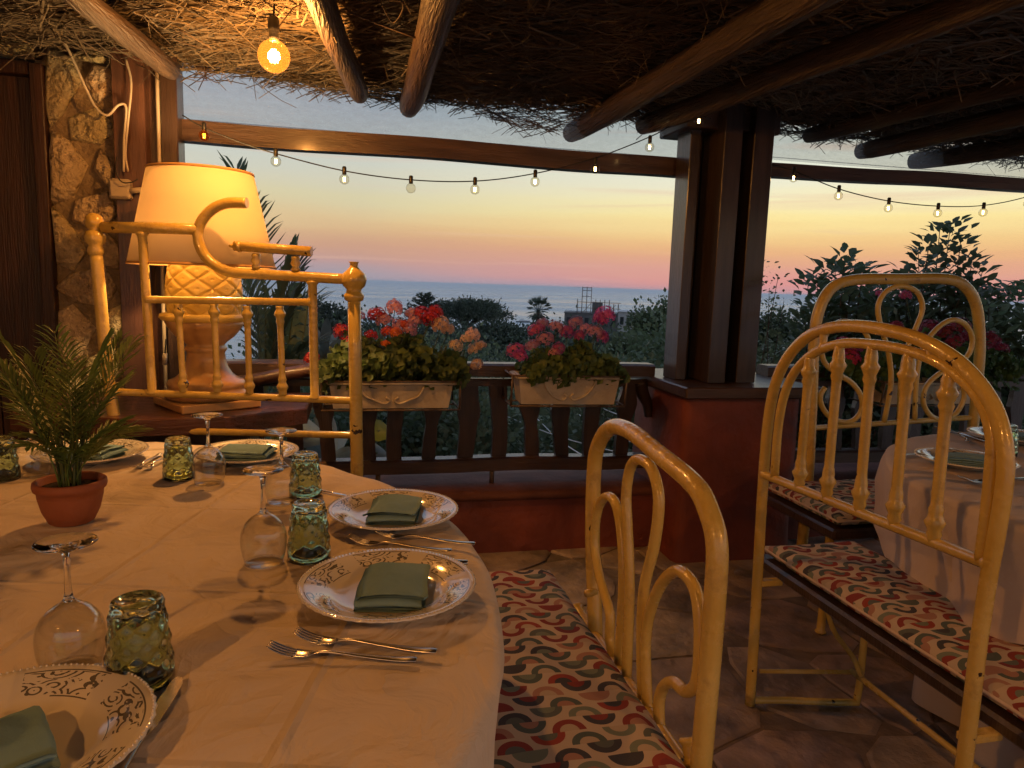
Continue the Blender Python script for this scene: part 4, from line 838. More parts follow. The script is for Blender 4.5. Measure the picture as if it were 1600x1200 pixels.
# ---- folded napkin: a ribbon folded over itself, extruded
def make_napkin(seed=1, w=.098, d=.125):
    rr = random.Random(seed); prof = []; th = .004; layers = 4
    for k in range(layers):
        ys = np.linspace(-d/2, d/2, 12) if k % 2 == 0 else np.linspace(d/2, -d/2, 12)
        for y in ys: prof.append((y*(1-.012*k), k*th*1.75+.0005))
        s_ = 1 if k % 2 == 0 else -1
        if k < layers-1:
            for q in (.3, .5, .7): prof.append((s_*(d/2+th*.9*sin(q*pi))*(1-.012*k), (k+q)*th*1.75+.0005))
    n = len(prof); nx_ = 10; V = []; F = []
    nor = []
    for i in range(n):
        a = prof[max(0, i-1)]; b = prof[min(n-1, i+1)]; tx, tz = b[0]-a[0], b[1]-a[1]; L = hypot(tx, tz) or 1; nor.append((-tz/L, tx/L))
    for s_ in (1, -1):
        for i in range(n):
            for k in range(nx_+1):
                u = k/nx_-.5; x = u*w*(1+.02*nz(i*.3, seed)); y = prof[i][0]+s_*nor[i][0]*th/2; lv = prof[i][1]/.03; z = prof[i][1]+s_*nor[i][1]*th/2+.0045*nz(x*22, y*22, seed)*lv+.0025*nz(x*50, y*50, seed)*lv+.004*(cos(u*pi)-.5)*lv-.004*lv*(abs(u)*2)**4
                V.append((x+.008*nz(i*.08, seed*3)+.1*y*nz(seed*1.7, 3)+(.006*(i//14) % .012), y+.003*nz(x*25, i*.1, seed), z+th/2))
    for s_ in (0, 1):
        for i in range(n-1):
            for k in range(nx_): a = s_*n*(nx_+1)+i*(nx_+1)+k; q = (a, a+1, a+nx_+2, a+nx_+1); F.append(q if s_ == 0 else q[::-1])
    h = n*(nx_+1)
    for i in range(n-1):
        for k in (0, nx_): a = i*(nx_+1)+k; q = (a, a+nx_+1, a+h+nx_+1, a+h); F.append(q if k == nx_ else q[::-1])
    return MB().add(V, F).build('napkin', 'napkin')
def put_plate(p, rot, nrot, lab, nlab, s=1.0, first=[True], nseed=1, noff=(0, 0)):
    loc = (p[0], p[1], TZ+.003)
    if first[0]: plate0.location = loc; plate0.rotation_euler = (0, 0, rot); plate0['label'] = lab; plate0['group'] = 'patterned dinner plates'; plate0.scale = (s,)*3; first[0] = False
    else: dup(plate0, loc, rot, lab, 'patterned dinner plates', s)
    nk = make_napkin(nseed); nk.location = (p[0]+noff[0], p[1]+noff[1], TZ+.0125); nk.rotation_euler = (0, 0, nrot); nk.scale = (s,)*3; tag(nk, nlab, 'napkin', 'folded green napkins')
put_plate((.058, 1.062), .3, radians(-10), 'patterned plate nearest the forks, front right of the round table', 'green napkin on the plate nearest the forks', 1.0, nseed=1, noff=(.005, -.01))
put_plate((.088, 1.428), 1.3, radians(-8), 'patterned plate behind the nearest one at the right table rim', 'green napkin on the second plate from the front at the right rim', .98, nseed=2)
put_plate((-.268, 1.968), 2.3, radians(78), 'patterned plate at the far rim before the zigzag headboard', 'green napkin on the far plate before the headboard', .98, nseed=3)
put_plate((-.655, 2.0), .7, radians(70), 'patterned plate at the far rim behind the potted palm', 'green napkin on the plate behind the potted palm', .98, nseed=4)
put_plate((-.335, .742), .1, radians(-62), 'patterned plate cut off by the bottom left corner', 'green napkin on the plate in the bottom left corner', 1.0, nseed=5, noff=(-.02, -.025))
put_plate((1.775, 1.70), .9, radians(62), 'patterned plate nearer the viewer on the right-hand table', 'green napkin on the nearer plate of the right-hand table', .98, nseed=6)
put_plate((2.27, 2.0), .4, radians(20), 'patterned plate at the far rim of the right-hand table', 'green napkin on the far plate of the right-hand table', .98, nseed=7)
# ---- cutlery
def make_fork():
    t = thing('fork', 'f', 'fork'); m = MB()
    hp = [(-.100, .0050, .0060), (-.092, .0052, .0076), (-.07, .0040, .0068), (-.03, .0055, .0046), (.01, .0085, .0031), (.03, .0090, .0028), (.045, .0060, .0040)]
    V = []; F = []; k = 10; hpc = curve([(x, z, w) for x, z, w in hp], 4)
    for p in hpc:
        for i in range(k): a = 2*pi*i/k; V.append((p.x, p.z*cos(a), p.y+.0019*sin(a)))
    n = len(hpc)
    for j in range(n-1):
        for i in range(k): F.append((j*k+i, j*k+k+i, j*k+k+(i+1) % k, j*k+(i+1) % k))
    F += [tuple(range(k)), tuple((n-1)*k+i for i in range(k))[::-1]]
    m.add(V, F).build('handle', 'steel', t)
    hd = curve([(.043, .0062, .004), (.05, .0040, .0085), (.058, .0032, .0108), (.066, .0034, .0115), (.07, .0038, .0115)], 4); V = []; F = []
    for p in hd:
        for (yy, dz) in ((-1, .0004), (-.5, -.0008), (0, -.0012), (.5, -.0008), (1, .0004)): V.append((p.x, p.z*yy, p.y+dz+.0009))
        for (yy, dz) in ((1, .0004), (.5, -.0008), (0, -.0012), (-.5, -.0008), (-1, .0004)): V.append((p.x, p.z*yy, p.y+dz-.0007))
    n = len(hd)
    for j in range(n-1):
        for i in range(10): F.append((j*10+i, j*10+(i+1) % 10, j*10+10+(i+1) % 10, j*10+10+i))
    F += [tuple(range(10))[::-1], tuple((n-1)*10+i for i in range(10))]
    MB().add(V, F).build('head', 'steel', t)
    for q in (-1.5, -.5, .5, 1.5):
        pts = curve([(.068, q*.0062, .0038), (.08, q*.0060, .0062), (.095, q*.0058, .0115), (.106, q*.0055, .0170)], 4); MB().tube(pts, [.00185]*(len(pts)-3)+[.0016, .0012, .0005], 8, flat=.7).build('tine', 'steel', t)
    return t
fork0 = make_fork()
def make_knife():
    t = thing('knife', 'k', 'knife')
    V = []; F = []; k = 10; hp = curve([(-.112, .0062, .0042), (-.10, .0080, .0046), (-.06, .0070, .0042), (-.02, .0052, .0036), (-.005, .0048, .0036), (.0, .004, .0026)], 4)
    for p in hp:
        for i in range(k): a = 2*pi*i/k; V.append((p.x, p.y*cos(a), .0048+p.z*sin(a)))
    n = len(hp)
    for j in range(n-1):
        for i in range(k): F.append((j*k+i, j*k+k+i, j*k+k+(i+1) % k, j*k+(i+1) % k))
    F += [tuple(range(k)), tuple((n-1)*k+i for i in range(k))[::-1]]
    MB().add(V, F).build('handle', 'steel', t)
    bl_ = [(0, -.004), (.012, -.0085), (.06, -.0095), (.095, -.0085), (.108, -.004), (.112, .002), (.104, .0062), (.06, .0075), (.0, .0045)]; V = [(x, y, .0056) for x, y in bl_]+[(x, y, .0040) for x, y in bl_]; n = len(bl_)
    F = [tuple(range(n)), tuple(range(n, 2*n))[::-1]]+[(i, n+i, n+(i+1) % n, (i+1) % n) for i in range(n)]
    MB().add(V, F, False).build('blade', 'steel', t); return t
knife0 = make_knife()
def place(proto, used, p_tip, p_end, label, group, z=.0, s=1.0, tip=.105, end=-.10):
    """lay a piece of cutlery so that its tip and its end meet two table points"""
    a = Vector((p_tip[0], p_tip[1])); b = Vector((p_end[0], p_end[1])); d = a-b; ang = atan2(d.y, d.x); sc = d.length/(tip-end)*s; c = b+d*(-end/(tip-end))
    loc = (c.x, c.y, TZ+.003+z)
    if used[0]: used[0] = False; proto.location = loc; proto.rotation_euler = (0, 0, ang); proto.scale = (sc,)*3; proto['label'] = label; proto['group'] = group; return proto
    return dup(proto, loc, ang, label, group, sc)
uf, uk = [True], [True]; G = 'steel table cutlery'
place(fork0, uf, (-.102, .913), (.085, .862), 'front fork of the crossed pair in front of the nearest plate', G)
place(fork0, uf, (-.070, .938), (.112, .872), 'rear fork of the crossed pair in front of the nearest plate', G, .004)
place(fork0, uf, (.0, 1.306), (.182, 1.232), 'lower fork between the two right-rim plates', G)
place(fork0, uf, (.048, 1.325), (.228, 1.250), 'upper fork between the two right-rim plates', G, .004)
place(knife0, uk, (.0, 1.215), (.202, 1.172), 'knife whose handle shows behind the nearest plate', G, 0, 1, .112, -.112)
place(knife0, uk, (-.200, .868), (-.226, .640), 'knife beside the bottom left plate, under the green tumbler', G, 0, 1, .112, -.112)
place(fork0, uf, (-.525, 1.875), (-.500, 2.045), 'left fork of the pair before the far plates', G)
place(fork0, uf, (-.500, 1.862), (-.465, 2.03), 'right fork of the pair before the far plates', G, .003)
place(knife0, uk, (.0, 1.60), (-.075, 1.66), 'short knife tip showing beside the rear right plate', G, 0, 1, .112, -.112)
place(fork0, uf, tuple(oz(1515, 692, .765))[:2], tuple(oz(1495, 690, .765)+Vector((.12, .1, 0)))[:2], 'fork between the two plates of the right-hand table', G)
place(knife0, uk, tuple(oz(1410, 712, .765))[:2], tuple(oz(1430, 713, .765)+Vector((.16, .04, 0)))[:2], 'knife under the edge of the nearer right-table plate', G, 0, 1, .112, -.112)
place(knife0, uk, tuple(oz(1460, 668, .765))[:2], tuple(oz(1545, 692, .765))[:2], 'knife left of the far right-table plate', G, 0, 1, .112, -.112)
place(fork0, uf, tuple(oz(1500, 756, .765))[:2], tuple(oz(1620, 748, .765))[:2], 'fork in front of the nearer right-table plate', G)
# ---- green pressed tumblers, upside down
def make_tumbler():
    t = thing('tumbler', 't', 'tumbler'); V = []; F = []; n = 18; H_ = .104; rows = 9
    # outer wall: staggered rings make raised diamond facets
    rb = lambda s_: .0385-.0095*s_**1.5
    ring = []
    V += [(rb(0)*cos(2*pi*k/72), rb(0)*sin(2*pi*k/72), 0) for k in range(72)]; V += [(rb(.12)*1.005*cos(2*pi*k/72), rb(.12)*1.005*sin(2*pi*k/72), .013) for k in range(72)]
    F += [(k, (k+1) % 72, 72+(k+1) % 72, 72+k) for k in range(72)]; b = 72
    nf = 72; rows = 30
    for j in range(1, rows+1):
        s_ = .14+.79*j/rows; r = rb(s_)
        for k in range(nf):
            a1 = k/nf*9; p1 = abs(((a1+s_*4.2) % 1)-.5)*2; p2 = abs(((a1-s_*4.2) % 1)-.5)*2; dep = max(p1, p2)
            rr = r*(1.04-.10*dep*min(1, (s_-.1)*6)); V.append((rr*cos(2*pi*k/nf), rr*sin(2*pi*k/nf), H_*s_))
        F += [(b+k, b+(k+1) % nf, b+nf+(k+1) % nf, b+nf+k) for k in range(nf)]
        b += nf
    top = [(rb(1)*1.0, H_*.955), (rb(1)*.97, H_*.985), (rb(1)*.85, H_), (rb(1)*.72, H_*.985), (rb(1)*.6, H_*.972), (.001, H_*.97)]
    for (r, z) in top:
        V += [(r*cos(2*pi*k/72), r*sin(2*pi*k/72), z) for k in range(72)]
        F += [(b+k, b+(k+1) % 72, b+72+(k+1) % 72, b+72+k) for k in range(72)]; b += 72
    b0 = len(V)                                                # inner wall
    inner = [(rb(0)-.003, 0.0), (rb(.2)-.004, .02), (rb(.5)-.0045, .05), (rb(.8)-.005, .082), (rb(.88)-.010, .089), (.001, .090)]
    for (r, z) in inner: V += [(r*cos(2*pi*k/72), r*sin(2*pi*k/72), z) for k in range(72)]
    for j in range(len(inner)-1):
        for k in range(72): k2 = (k+1) % 72; F.append((b0+j*72+k, b0+j*72+72+k, b0+j*72+72+k2, b0+j*72+k2))
    F += [(k, b0+k, b0+(k+1) % 72, (k+1) % 72) for k in range(72)]
    MB().add(V, F, True).build('glass_body', 'glass_green', t); return t
tum = make_tumbler(); ut = True
for i, (p, s, lab) in enumerate([((-.247, .879), 1.0, 'green faceted tumbler nearest the viewer, beside the knife'), ((-.07, 1.249), .97, 'green faceted tumbler left of the nearest plate'), ((-.098, 1.628), .95, 'green faceted tumbler left of the second right-rim plate'),
                                 ((-.404, 1.81), .95, 'green faceted tumbler between the far plate and the palm pot'), ((-.795, 1.84), .95, 'green faceted tumbler at the left picture edge behind the palm'), ((2.06, 1.83), .95, 'green faceted tumbler on the right-hand table')]):
    o = tum if i == 0 else dup(tum, None); o.location = (p[0], p[1], TZ+.002); o.rotation_euler = (0, 0, i*.7); o.scale = (s,)*3; o['label'] = lab; o['group'] = 'green tumblers set upside down'
# ---- wine glasses, upside down
def make_wine():
    t = thing('wine_glass', 'w', 'wine glass')
    bowl = [(.031, .0), (.0345, .012), (.0375, .028), (.0385, .044), (.0365, .058), (.031, .070), (.022, .080), (.011, .087), (.0055, .093)]
    bowl = [(p.x, p.y) for p in curve([(a, b, 0) for a, b in bowl], 3)]
    inner = [(r-.0011, h-.0006) for r, h in bowl[:-4]]+[(.003, .0835), (.0004, .084)]
    MB().lathe(bowl[:-1], 40).build('bowl', 'glass_clear', t)
    MB().lathe([(.0004, .0865), bowl[-2], bowl[-1], (.0044, .1), (.0036, .112), (.0035, .130), (.0044, .148), (.008, .156), (.02, .1605), (.0325, .1625), (.0345, .1637), (.0335, .1648), (.02, .1642), (.001, .1645)], 40).build('stem', 'glass_solid', t)
    MB().lathe([(.0305, .0003), (.0318, .0), (.0322, .001), (.0316, .0018), (.0306, .0014)], 40, closed=True).build('lip', 'glass_solid', t)
    MB().lathe(inner, 40).build('inner_wall', 'glass_clear', t); return t
win = make_wine()
for i, (p, s, lab) in enumerate([((-.334, .918), 1.0, 'upturned wine glass nearest the viewer, left of the tumbler'), ((-.144, 1.236), 1.0, 'upturned wine glass left of the second green tumbler'), ((-.145, 1.585), .97, 'upturned wine glass beside the third tumbler, centre of the table'),
                                 ((-.325, 1.752), 1.0, 'upturned wine glass before the far plate'), ((-.737, 1.862), 1.0, 'upturned wine glass behind the potted palm'), ((2.22, 1.83), 1.0, 'upturned wine glass at the right edge on the right-hand table'), ((2.42, 1.98), 1.0, 'upturned wine glass at the far rim of the right-hand table')]):
    o = win if i == 0 else dup(win, None); o.location = (p[0], p[1], TZ+.002); o.rotation_euler = (0, 0, i); o.scale = (s,)*3; o['label'] = lab; o['group'] = 'wine glasses set upside down'
# ---- potted parlour palm
PXp, PYp = -.532, 1.50
pp = thing('potted_palm', 'small feathery palm in a terracotta pot on the round table', 'potted plant', (PXp, PYp, TZ+.002))
c = Vector((PXp, PYp, TZ+.002))
MB().lathe([(.001, 0), (.040, 0), (.046, .004), (.058, .03), (.065, .06), (.067, .078), (.0725, .080), (.0745, .088), (.0735, .097), (.069, .1), (.064, .097), (.062, .08), (.05, .078)], 48, c).build('pot', 'terracotta', pp)
MB().lathe([(.001, .088), (.03, .087), (.0625, .082)][::-1], 24, c, wob=lambda a, h, j: 1).build('soil', 'soil', pp)
rnd = random.Random(12)
def frond(base, az_, L, rise, droop, nl, ll, wl, mat, parent, name='frond'):
    """arched midrib with paired narrow leaflets, all real blades with a fold"""
    m = MB(); d = Vector((cos(az_), sin(az_), 0)); side = Vector((-sin(az_), cos(az_), 0)); pts = []
    for i in range(13):
        t = i/12; pts.append(base+d*(L*.72*(t**1.35))+Vector((0, 0, 1))*(rise*t-droop*t*t))
    m.tube(pts, [.0022*(1-.75*i/12) for i in range(13)], 5)
    for k in range(nl):
        t = .34+.64*k/(nl-1); i = min(11, int(t*12)); f = t*12-i; p = pts[i].lerp(pts[i+1], f); tan_ = (pts[i+1]-pts[i]).normalized()
        ln = ll*(.55+.9*sin(pi*min(1, (t-.3)/.75))**.8)*(1 if k < nl-1 else .8)
        for s_ in (-1, 1):
            dirv = (tan_*(.62+.3*t)+side*s_*(.85-.3*t)+Vector((0, 0, rnd.uniform(-.12, .22)))).normalized(); w = dirv.cross(Vector((0, 0, 1))); w = w.normalized() if w.length > .01 else side
            up = Vector((0, 0, 1)); a1 = p+dirv*ln*.4; tip = p+dirv*ln-up*ln*.22*rnd.uniform(.3, 1.3); mid = p+dirv*ln*.72-up*ln*.06
            V = [p, a1+w*wl+up*.002, mid+w*wl*.75+up*.001, tip, mid-w*wl*.75+up*.001, a1-w*wl+up*.002, a1-up*.001, mid-up*.001]
            m.add(V, [(0, 6, 1), (1, 6, 7, 2), (2, 7, 3), (0, 5, 6), (5, 4, 7, 6), (4, 3, 7)], True)
    return m.build(name, mat, parent)
for i in range(26):
    a = i*2.4+rnd.uniform(-.3, .3); L = rnd.uniform(.10, .23); rise = rnd.uniform(.26, .45) if i % 3 else rnd.uniform(.12, .24)
    frond(c+Vector((rnd.uniform(-.02, .02), rnd.uniform(-.02, .02), .085)), a, L, rise, rnd.uniform(.02, .10), 17, rnd.uniform(.045, .07), .0034, 'leaf_palm', pp)
for i in range(7): 
    a = i*1.1; MB().tube(curve([c+Vector((.018*cos(a), .018*sin(a), .08)), c+Vector((.022*cos(a), .022*sin(a), .13)), c+Vector((.03*cos(a+.2), .03*sin(a+.2), .2))], 3), .003, 6).build('stalk', 'stem', pp)
pp.scale = (.86,)*3
# ================================================================== PLANTERS AND THE VIEW
ra = np.random.RandomState(11)
def leaves(P_, D_, L, Wd, up=None, fold=.25, k=4):
    """leaf blades at points P (n,3) along unit directions D: six-point outline folded on the midrib; returns V, F (quads)"""
    n = len(P_); L = np.broadcast_to(L, (n,)); Wd = np.broadcast_to(Wd, (n,)); u = ra.normal(0, 1, (n, 3)) if up is None else up+ra.normal(0, .35, (n, 3))
    s = np.cross(D_, u); s /= np.linalg.norm(s, axis=1)[:, None]+1e-9; nn = np.cross(s, D_)
    Lc, Wc = L[:, None], Wd[:, None]
    V = np.stack([P_, P_+D_*Lc*.38+s*Wc+nn*Wc*fold, P_+D_*Lc*.72+s*Wc*.72+nn*Wc*fold*.6-nn*Lc*.04, P_+D_*Lc-nn*Lc*.10, P_+D_*Lc*.72-s*Wc*.72+nn*Wc*fold*.6-nn*Lc*.04, P_+D_*Lc*.38-s*Wc+nn*Wc*fold, P_+D_*Lc*.40, P_+D_*Lc*.74-nn*Lc*.04], 1)
    b = np.arange(n)*8
    F = np.concatenate([np.stack([b+a, b+c, b+d, b+e], 1) for a, c, d, e in ((0, 6, 7, 1), (1, 7, 3, 2), (0, 5, 7, 6), (5, 4, 3, 7))])
    return V.reshape(-1, 3), F
def diamonds(P_, D_, L, Wd):
    n = len(P_); u = ra.normal(0, 1, (n, 3)); s = np.cross(D_, u); s /= np.linalg.norm(s, axis=1)[:, None]+1e-9; L = np.broadcast_to(L, (n,))[:, None]; Wd = np.broadcast_to(Wd, (n,))[:, None]
    V = np.stack([P_, P_+D_*L*.5+s*Wd, P_+D_*L, P_+D_*L*.5-s*Wd], 1).reshape(-1, 3); return V, (np.arange(n)*4)[:, None]+np.arange(4)[None, :]
def unit(v): return v/(np.linalg.norm(v, axis=1)[:, None]+1e-9)
# ---- geranium flower heads (shared meshes)
def umbel(mat, R, n, seed):
    rr = random.Random(seed); m = MB()
    for i in range(n):
        z = 1-1.45*(i+.5)/n; a = i*2.39996; r = sqrt(max(0, 1-z*z)); d = Vector((r*cos(a), r*sin(a), z*.85)).normalized(); c = d*R*rr.uniform(.75, 1.05); x = d.orthogonal().normalized(); y = d.cross(x); rot = rr.uniform(0, 6)
        for k in range(5):
            b = rot+k*2*pi/5; e = x*cos(b)+y*sin(b); f = x*cos(b+1.57)+y*sin(b+1.57); s_ = R*rr.uniform(.26, .40)
            m.add([c, c+e*s_*.6+f*s_*.34+d*s_*.15, c+e*s_*1.05+d*s_*.05, c+e*s_*.6-f*s_*.34+d*s_*.15], [(0, 1, 2, 3)], True)
    o = m.build('flower_head', mat); COL.objects.unlink(o); me = o.data; bpy.data.objects.remove(o); return me
UM = {k: [umbel('petal_'+k, 1, 30, q) for q in range(2)] for k in ('red', 'orange', 'pink', 'blush', 'cream', 'wine')}
def round_leaves(n, cen, size, out):
    """scalloped round geranium leaves, cupped: fans of quads"""
    V = []; F = []
    for i in range(n):
        c = Vector(cen[i]); d = (Vector(out[i])+Vector(ra.normal(0, .35, 3))).normalized(); x = d.orthogonal().normalized(); y = d.cross(x); s = size*ra.uniform(.6, 1.2); b = len(V); V.append(c-d*s*.18); k = 12
        for j in range(k): a = 2*pi*j/k; r = s*(.5 if j % 2 else .42)*(1 if j else .25); V.append(c+x*r*cos(a)+y*r*sin(a)+d*s*.10*sin(a*3+i))
        for j in range(0, k, 2): F.append((b, b+1+j, b+1+(j+1) % k, b+1+(j+2) % k))
    return V, F
def geranium(x0, x1, y, zb, h, flowers, label, seed, lean=0):
    g = thing('geranium', label, 'flowering plant', ((x0+x1)/2, y, zb)); rr = random.Random(seed); n = 900; cx_ = (x0+x1)/2; hw = (x1-x0)/2; cen = []; out = []
    for i in range(n):
        u = rr.uniform(-1, 1); v = rr.uniform(-1, 1); hh = h*1.25*(1-.38*u*u)*(.8+.35*nz(u*2.5, seed)); w = sqrt(rr.uniform(0, 1)); z = zb-.03+hh*w*(1-.35*v*v); cen.append((cx_+u*hw*(1+.1*w), y+v*.12*(.7+.5*w), z)); out.append((u*.5, v*.8-.3, .45))
    V, F = round_leaves(n, cen, .05, out); fast('foliage', [tuple(p) for p in V], F, 'leaf_geranium', g, kind='stuff', smooth=True)
    m = MB()
    for i in range(26): u = rr.uniform(-.9, .9); p = Vector((cx_+u*hw*.8, y+rr.uniform(-.06, .06), zb-.02)); m.tube(curve([p, p+Vector((u*.03, rr.uniform(-.03, .03), h*.35)), p+Vector((u*.07, rr.uniform(-.06, .06), h*rr.uniform(.6, .85)))], 3), .0035, 5)
    m.build('stems', 'stem', g, kind='stuff')
    for i, (px_, py_, yy, r, kd) in enumerate(flowers):
        p = oy(px_, py_, y+yy); o = bpy.data.objects.new('flower_head', UM[kd][i % 2]); COL.objects.link(o); o.parent = g; o.location = p-Vector(g.location); r *= 1.2; o.scale = (r, r*rr.uniform(.8, 1.1), r*rr.uniform(.75, 1.0)); o.rotation_euler = (rr.uniform(-.5, .5), rr.uniform(-.5, .5), rr.uniform(0, 6))
        q = Vector((cx_+(p.x-cx_)*.7, y+rr.uniform(-.04, .04), zb+h*.3)); st = MB().tube(curve([q, q.lerp(p, .5)+Vector((rr.uniform(-.02, .02), 0, .01)), p], 3), .0018, 5).build('flower_stalk', 'stem', g)
    return g
def planter(x0, x1, y0, y1, z0, z1, label, tilt=0):
    t = thing('planter_box', label, 'planter', ((x0+x1)/2, (y0+y1)/2, z0)); k = .018; M_ = Matrix.Rotation(tilt, 3, 'Z'); cc = Vector(((x0+x1)/2, (y0+y1)/2, 0))
    R2 = lambda P_: [tuple(cc+M_ @ (Vector(p)-cc)) for p in P_]
    V = [(x0+k, y0+k, z0), (x1-k, y0+k, z0), (x1-k, y1-k, z0), (x0+k, y1-k, z0), (x0, y0, z1), (x1, y0, z1), (x1, y1, z1), (x0, y1, z1), (x0+.012, y0+.012, z1), (x1-.012, y0+.012, z1), (x1-.012, y1-.012, z1), (x0+.012, y1-.012, z1), (x0+.02, y0+.02, z1-.03), (x1-.02, y0+.02, z1-.03), (x1-.02, y1-.02, z1-.03), (x0+.02, y1-.02, z1-.03)]
    F = [(3, 2, 1, 0)]+[(a*4+i, a*4+(i+1) % 4, a*4+4+(i+1) % 4, a*4+4+i) for a in range(3) for i in range(4)]
    MB().add(R2(V), F, False).build('box', 'planter', t)
    MB().add(R2([(x0+.02, y0+.02, z1-.025), (x1-.02, y0+.02, z1-.025), (x1-.02, y1-.02, z1-.025), (x0+.02, y1-.02, z1-.025)]), [(0, 1, 2, 3)]).build('soil', 'soil', t)
    m = MB(); loop = R2([(x0-.006, y0-.006, z1-.008), (x1+.006, y0-.006, z1-.008), (x1+.006, y1+.006, z1-.008), (x0-.006, y1+.006, z1-.008)])
    for i in range(4): m.tube([loop[i], loop[(i+1) % 4]], .007, 8)
    m.build('rim', 'planter', t)
    xm = (x0+x1)/2; sc = MB(); W2 = (x1-x0)
    for s_ in (-1, 1):
        pts = [(xm+s_*W2*.26, y0-.002, z1-.02), (xm+s_*W2*.22, y0+.004, z1-.06), (xm+s_*W2*.16, y0+.008, z0+.04), (xm+s_*W2*.06, y0+.012, z0+.02), (xm+s_*W2*.02, y0+.010, z0+.035), (xm+s_*W2*.05, y0+.008, z0+.048)]; sc.tube(R2([tuple(p) for p in curve(pts, 5)]), .0055, 6)
    sc.build('scroll_relief', 'planter', t)
    # iron cradle hooked on the rail
    for s_, xx in ((-1, x0-.03), (1, x1+.03)):
        MB().tube(R2([tuple(p) for p in [(xx, y0-.01, z1), (xx, y1+.06, z1), (xx, y1+.06, z0-.005), (xx, y0+.01, z0-.005), (xx, y0-.01, z1)]]), .005, 6).build('cradle_bracket', 'iron', t)
    for (yy, zz) in ((y0-.012, z1+.002), (y0+.008, z0-.007), (y1-.02, z0-.007)): MB().tube(R2([(x0-.03, yy, zz), (x1+.03, yy, zz)]), .0045, 6).build('cradle_bar', 'iron', t)
    return t
planter(-.085, .435, 3.0, 3.18, .715, .832, 'left terracotta planter box hung on the railing, behind the bench post')
planter(.73, 1.195, 3.0, 3.18, .728, .858, 'right terracotta planter box hung on the railing, near the pillar', radians(-3))
planter(2.62, 3.2, 3.0, 3.18, .72, .835, 'terracotta planter on the right railing behind the scrolled headboard')
FL1 = [(536, 520, 0, .034, 'red'), (546, 535, -.05, .028, 'red'), (560, 495, .05, .026, 'blush'), (487, 560, -.05, .03, 'red'), (580, 524, -.04, .024, 'red'), (588, 492, .02, .034, 'red'), (600, 500, .03, .03, 'blush'), (617, 482, .03, .036, 'blush'), (625, 510, 0, .034, 'blush'), (632, 507, -.05, .017, 'orange'), (605, 518, -.06, .022, 'orange'), (618, 520, -.07, .026, 'orange'), (603, 538, -.08, .018, 'orange'), (645, 490, .04, .03, 'blush'), (662, 492, 0, .036, 'red'), (680, 490, 0, .036, 'red'), (674, 500, -.04, .03, 'red'), (650, 500, 0, .03, 'blush'), (688, 508, -.03, .036, 'cream'), (700, 515, 0, .03, 'cream'), (640, 515, -.05, .028, 'blush'), (738, 525, 0, .034, 'cream'), (728, 530, -.03, .022, 'cream'), (742, 545, 0, .03, 'cream'), (712, 540, -.05, .026, 'cream'), (745, 570, -.04, .026, 'cream'), (752, 540, 0, .02, 'cream')]
geranium(-.10, .47, 3.09, .81, .24, FL1, 'bushy geranium with red, orange and cream flowers in the left planter', 3)
FL2 = [(806, 548, -.05, .036, 'pink'), (812, 556, -.04, .03, 'pink'), (838, 516, 0, .034, 'pink'), (848, 506, .03, .028, 'blush'), (852, 530, -.03, .034, 'blush'), (832, 540, -.05, .03, 'blush'), (870, 512, .02, .034, 'blush'), (886, 520, 0, .032, 'pink'), (900, 505, .03, .03, 'blush'), (873, 545, -.07, .028, 'pink'), (866, 552, -.07, .022, 'blush'), (915, 515, 0, .026, 'blush'), (946, 494, 0, .042, 'pink'), (938, 498, -.02, .03, 'pink'), (930, 520, -.03, .034, 'blush'), (942, 528, -.03, .030, 'pink'), (905, 525, 0, .024, 'pink')]
geranium(.78, 1.2, 3.09, .835, .17, FL2, 'bushy geranium with pink flowers in the planter near the pillar', 5)
FL3 = [(1318, 540, -.02, .04, 'red'), (1330, 562, -.04, .04, 'red'), (1326, 552, 0, .036, 'red'), (1340, 545, 0, .03, 'pink'), (1415, 462, .1, .026, 'pink'), (1375, 460, .1, .02, 'pink'), (1455, 512, 0, .045, 'wine'), (1475, 520, 0, .045, 'wine'), (1500, 510, 0, .04, 'wine'), (1520, 525, 0, .045, 'wine'), (1545, 530, 0, .045, 'wine'), (1440, 525, 0, .04, 'wine'), (1490, 535, -.03, .04, 'wine'), (1400, 510, .03, .03, 'wine'), (1560, 545, 0, .04, 'wine')]
geranium(2.40, 3.5, 3.09, .82, .25, FL3, 'geranium with dark red flowers behind the scrolled headboard', 8)
# ---- ground, sea, island
V = []; F = []; xs = np.concatenate([np.linspace(-1500, -60, 12), np.linspace(-50, 90, 57), np.linspace(110, 2200, 14)]); ys = np.concatenate([np.linspace(3.5, 60, 40), np.geomspace(66, 640, 24)])
SEA = -62.0
def hill(x, y):
    d = y-3.6; return -1.0-.115*d-.00003*d*d+.5*nz(x*.12, y*.12, 3)*min(1, d*.12)+1.2*nz(x*.03, y*.03, 8)*min(1, d*.02)
for y in ys:
    for x in xs: V.append((x, y, hill(x, y)))
nx_ = len(xs)
for j in range(len(ys)-1):
    for i in range(nx_-1): a = j*nx_+i; F.append((a, a+1, a+nx_+1, a+nx_))
MB().add(V, F).build('hillside', 'ground')['kind'] = 'structure'
Rr = [300, 700, 1200, 2000, 4000, 8000, 16000, 40000, 110000]; V = []; F = []
for r in Rr:
    for i in range(49): a = radians(-100+200*i/48); V.append((r*sin(a), r*cos(a), SEA))
for j in range(len(Rr)-1):
    for i in range(48): a = j*49+i; F.append((a, a+1, a+50, a+49))
MB().add(V, F).build('sea', 'sea')['kind'] = 'structure'
m = MB(); V = []; n = 24; dI = 30000; aI = radians(13+4.5)
for i in range(n+1):
    x = -1600+3200*i/n; V.append((x, i/n))
prof = [0]+[max(8, 150*sin(pi*i/n)*(.5+.6*abs(nz(i*.7, 5)))) for i in range(1, n)]+[0]
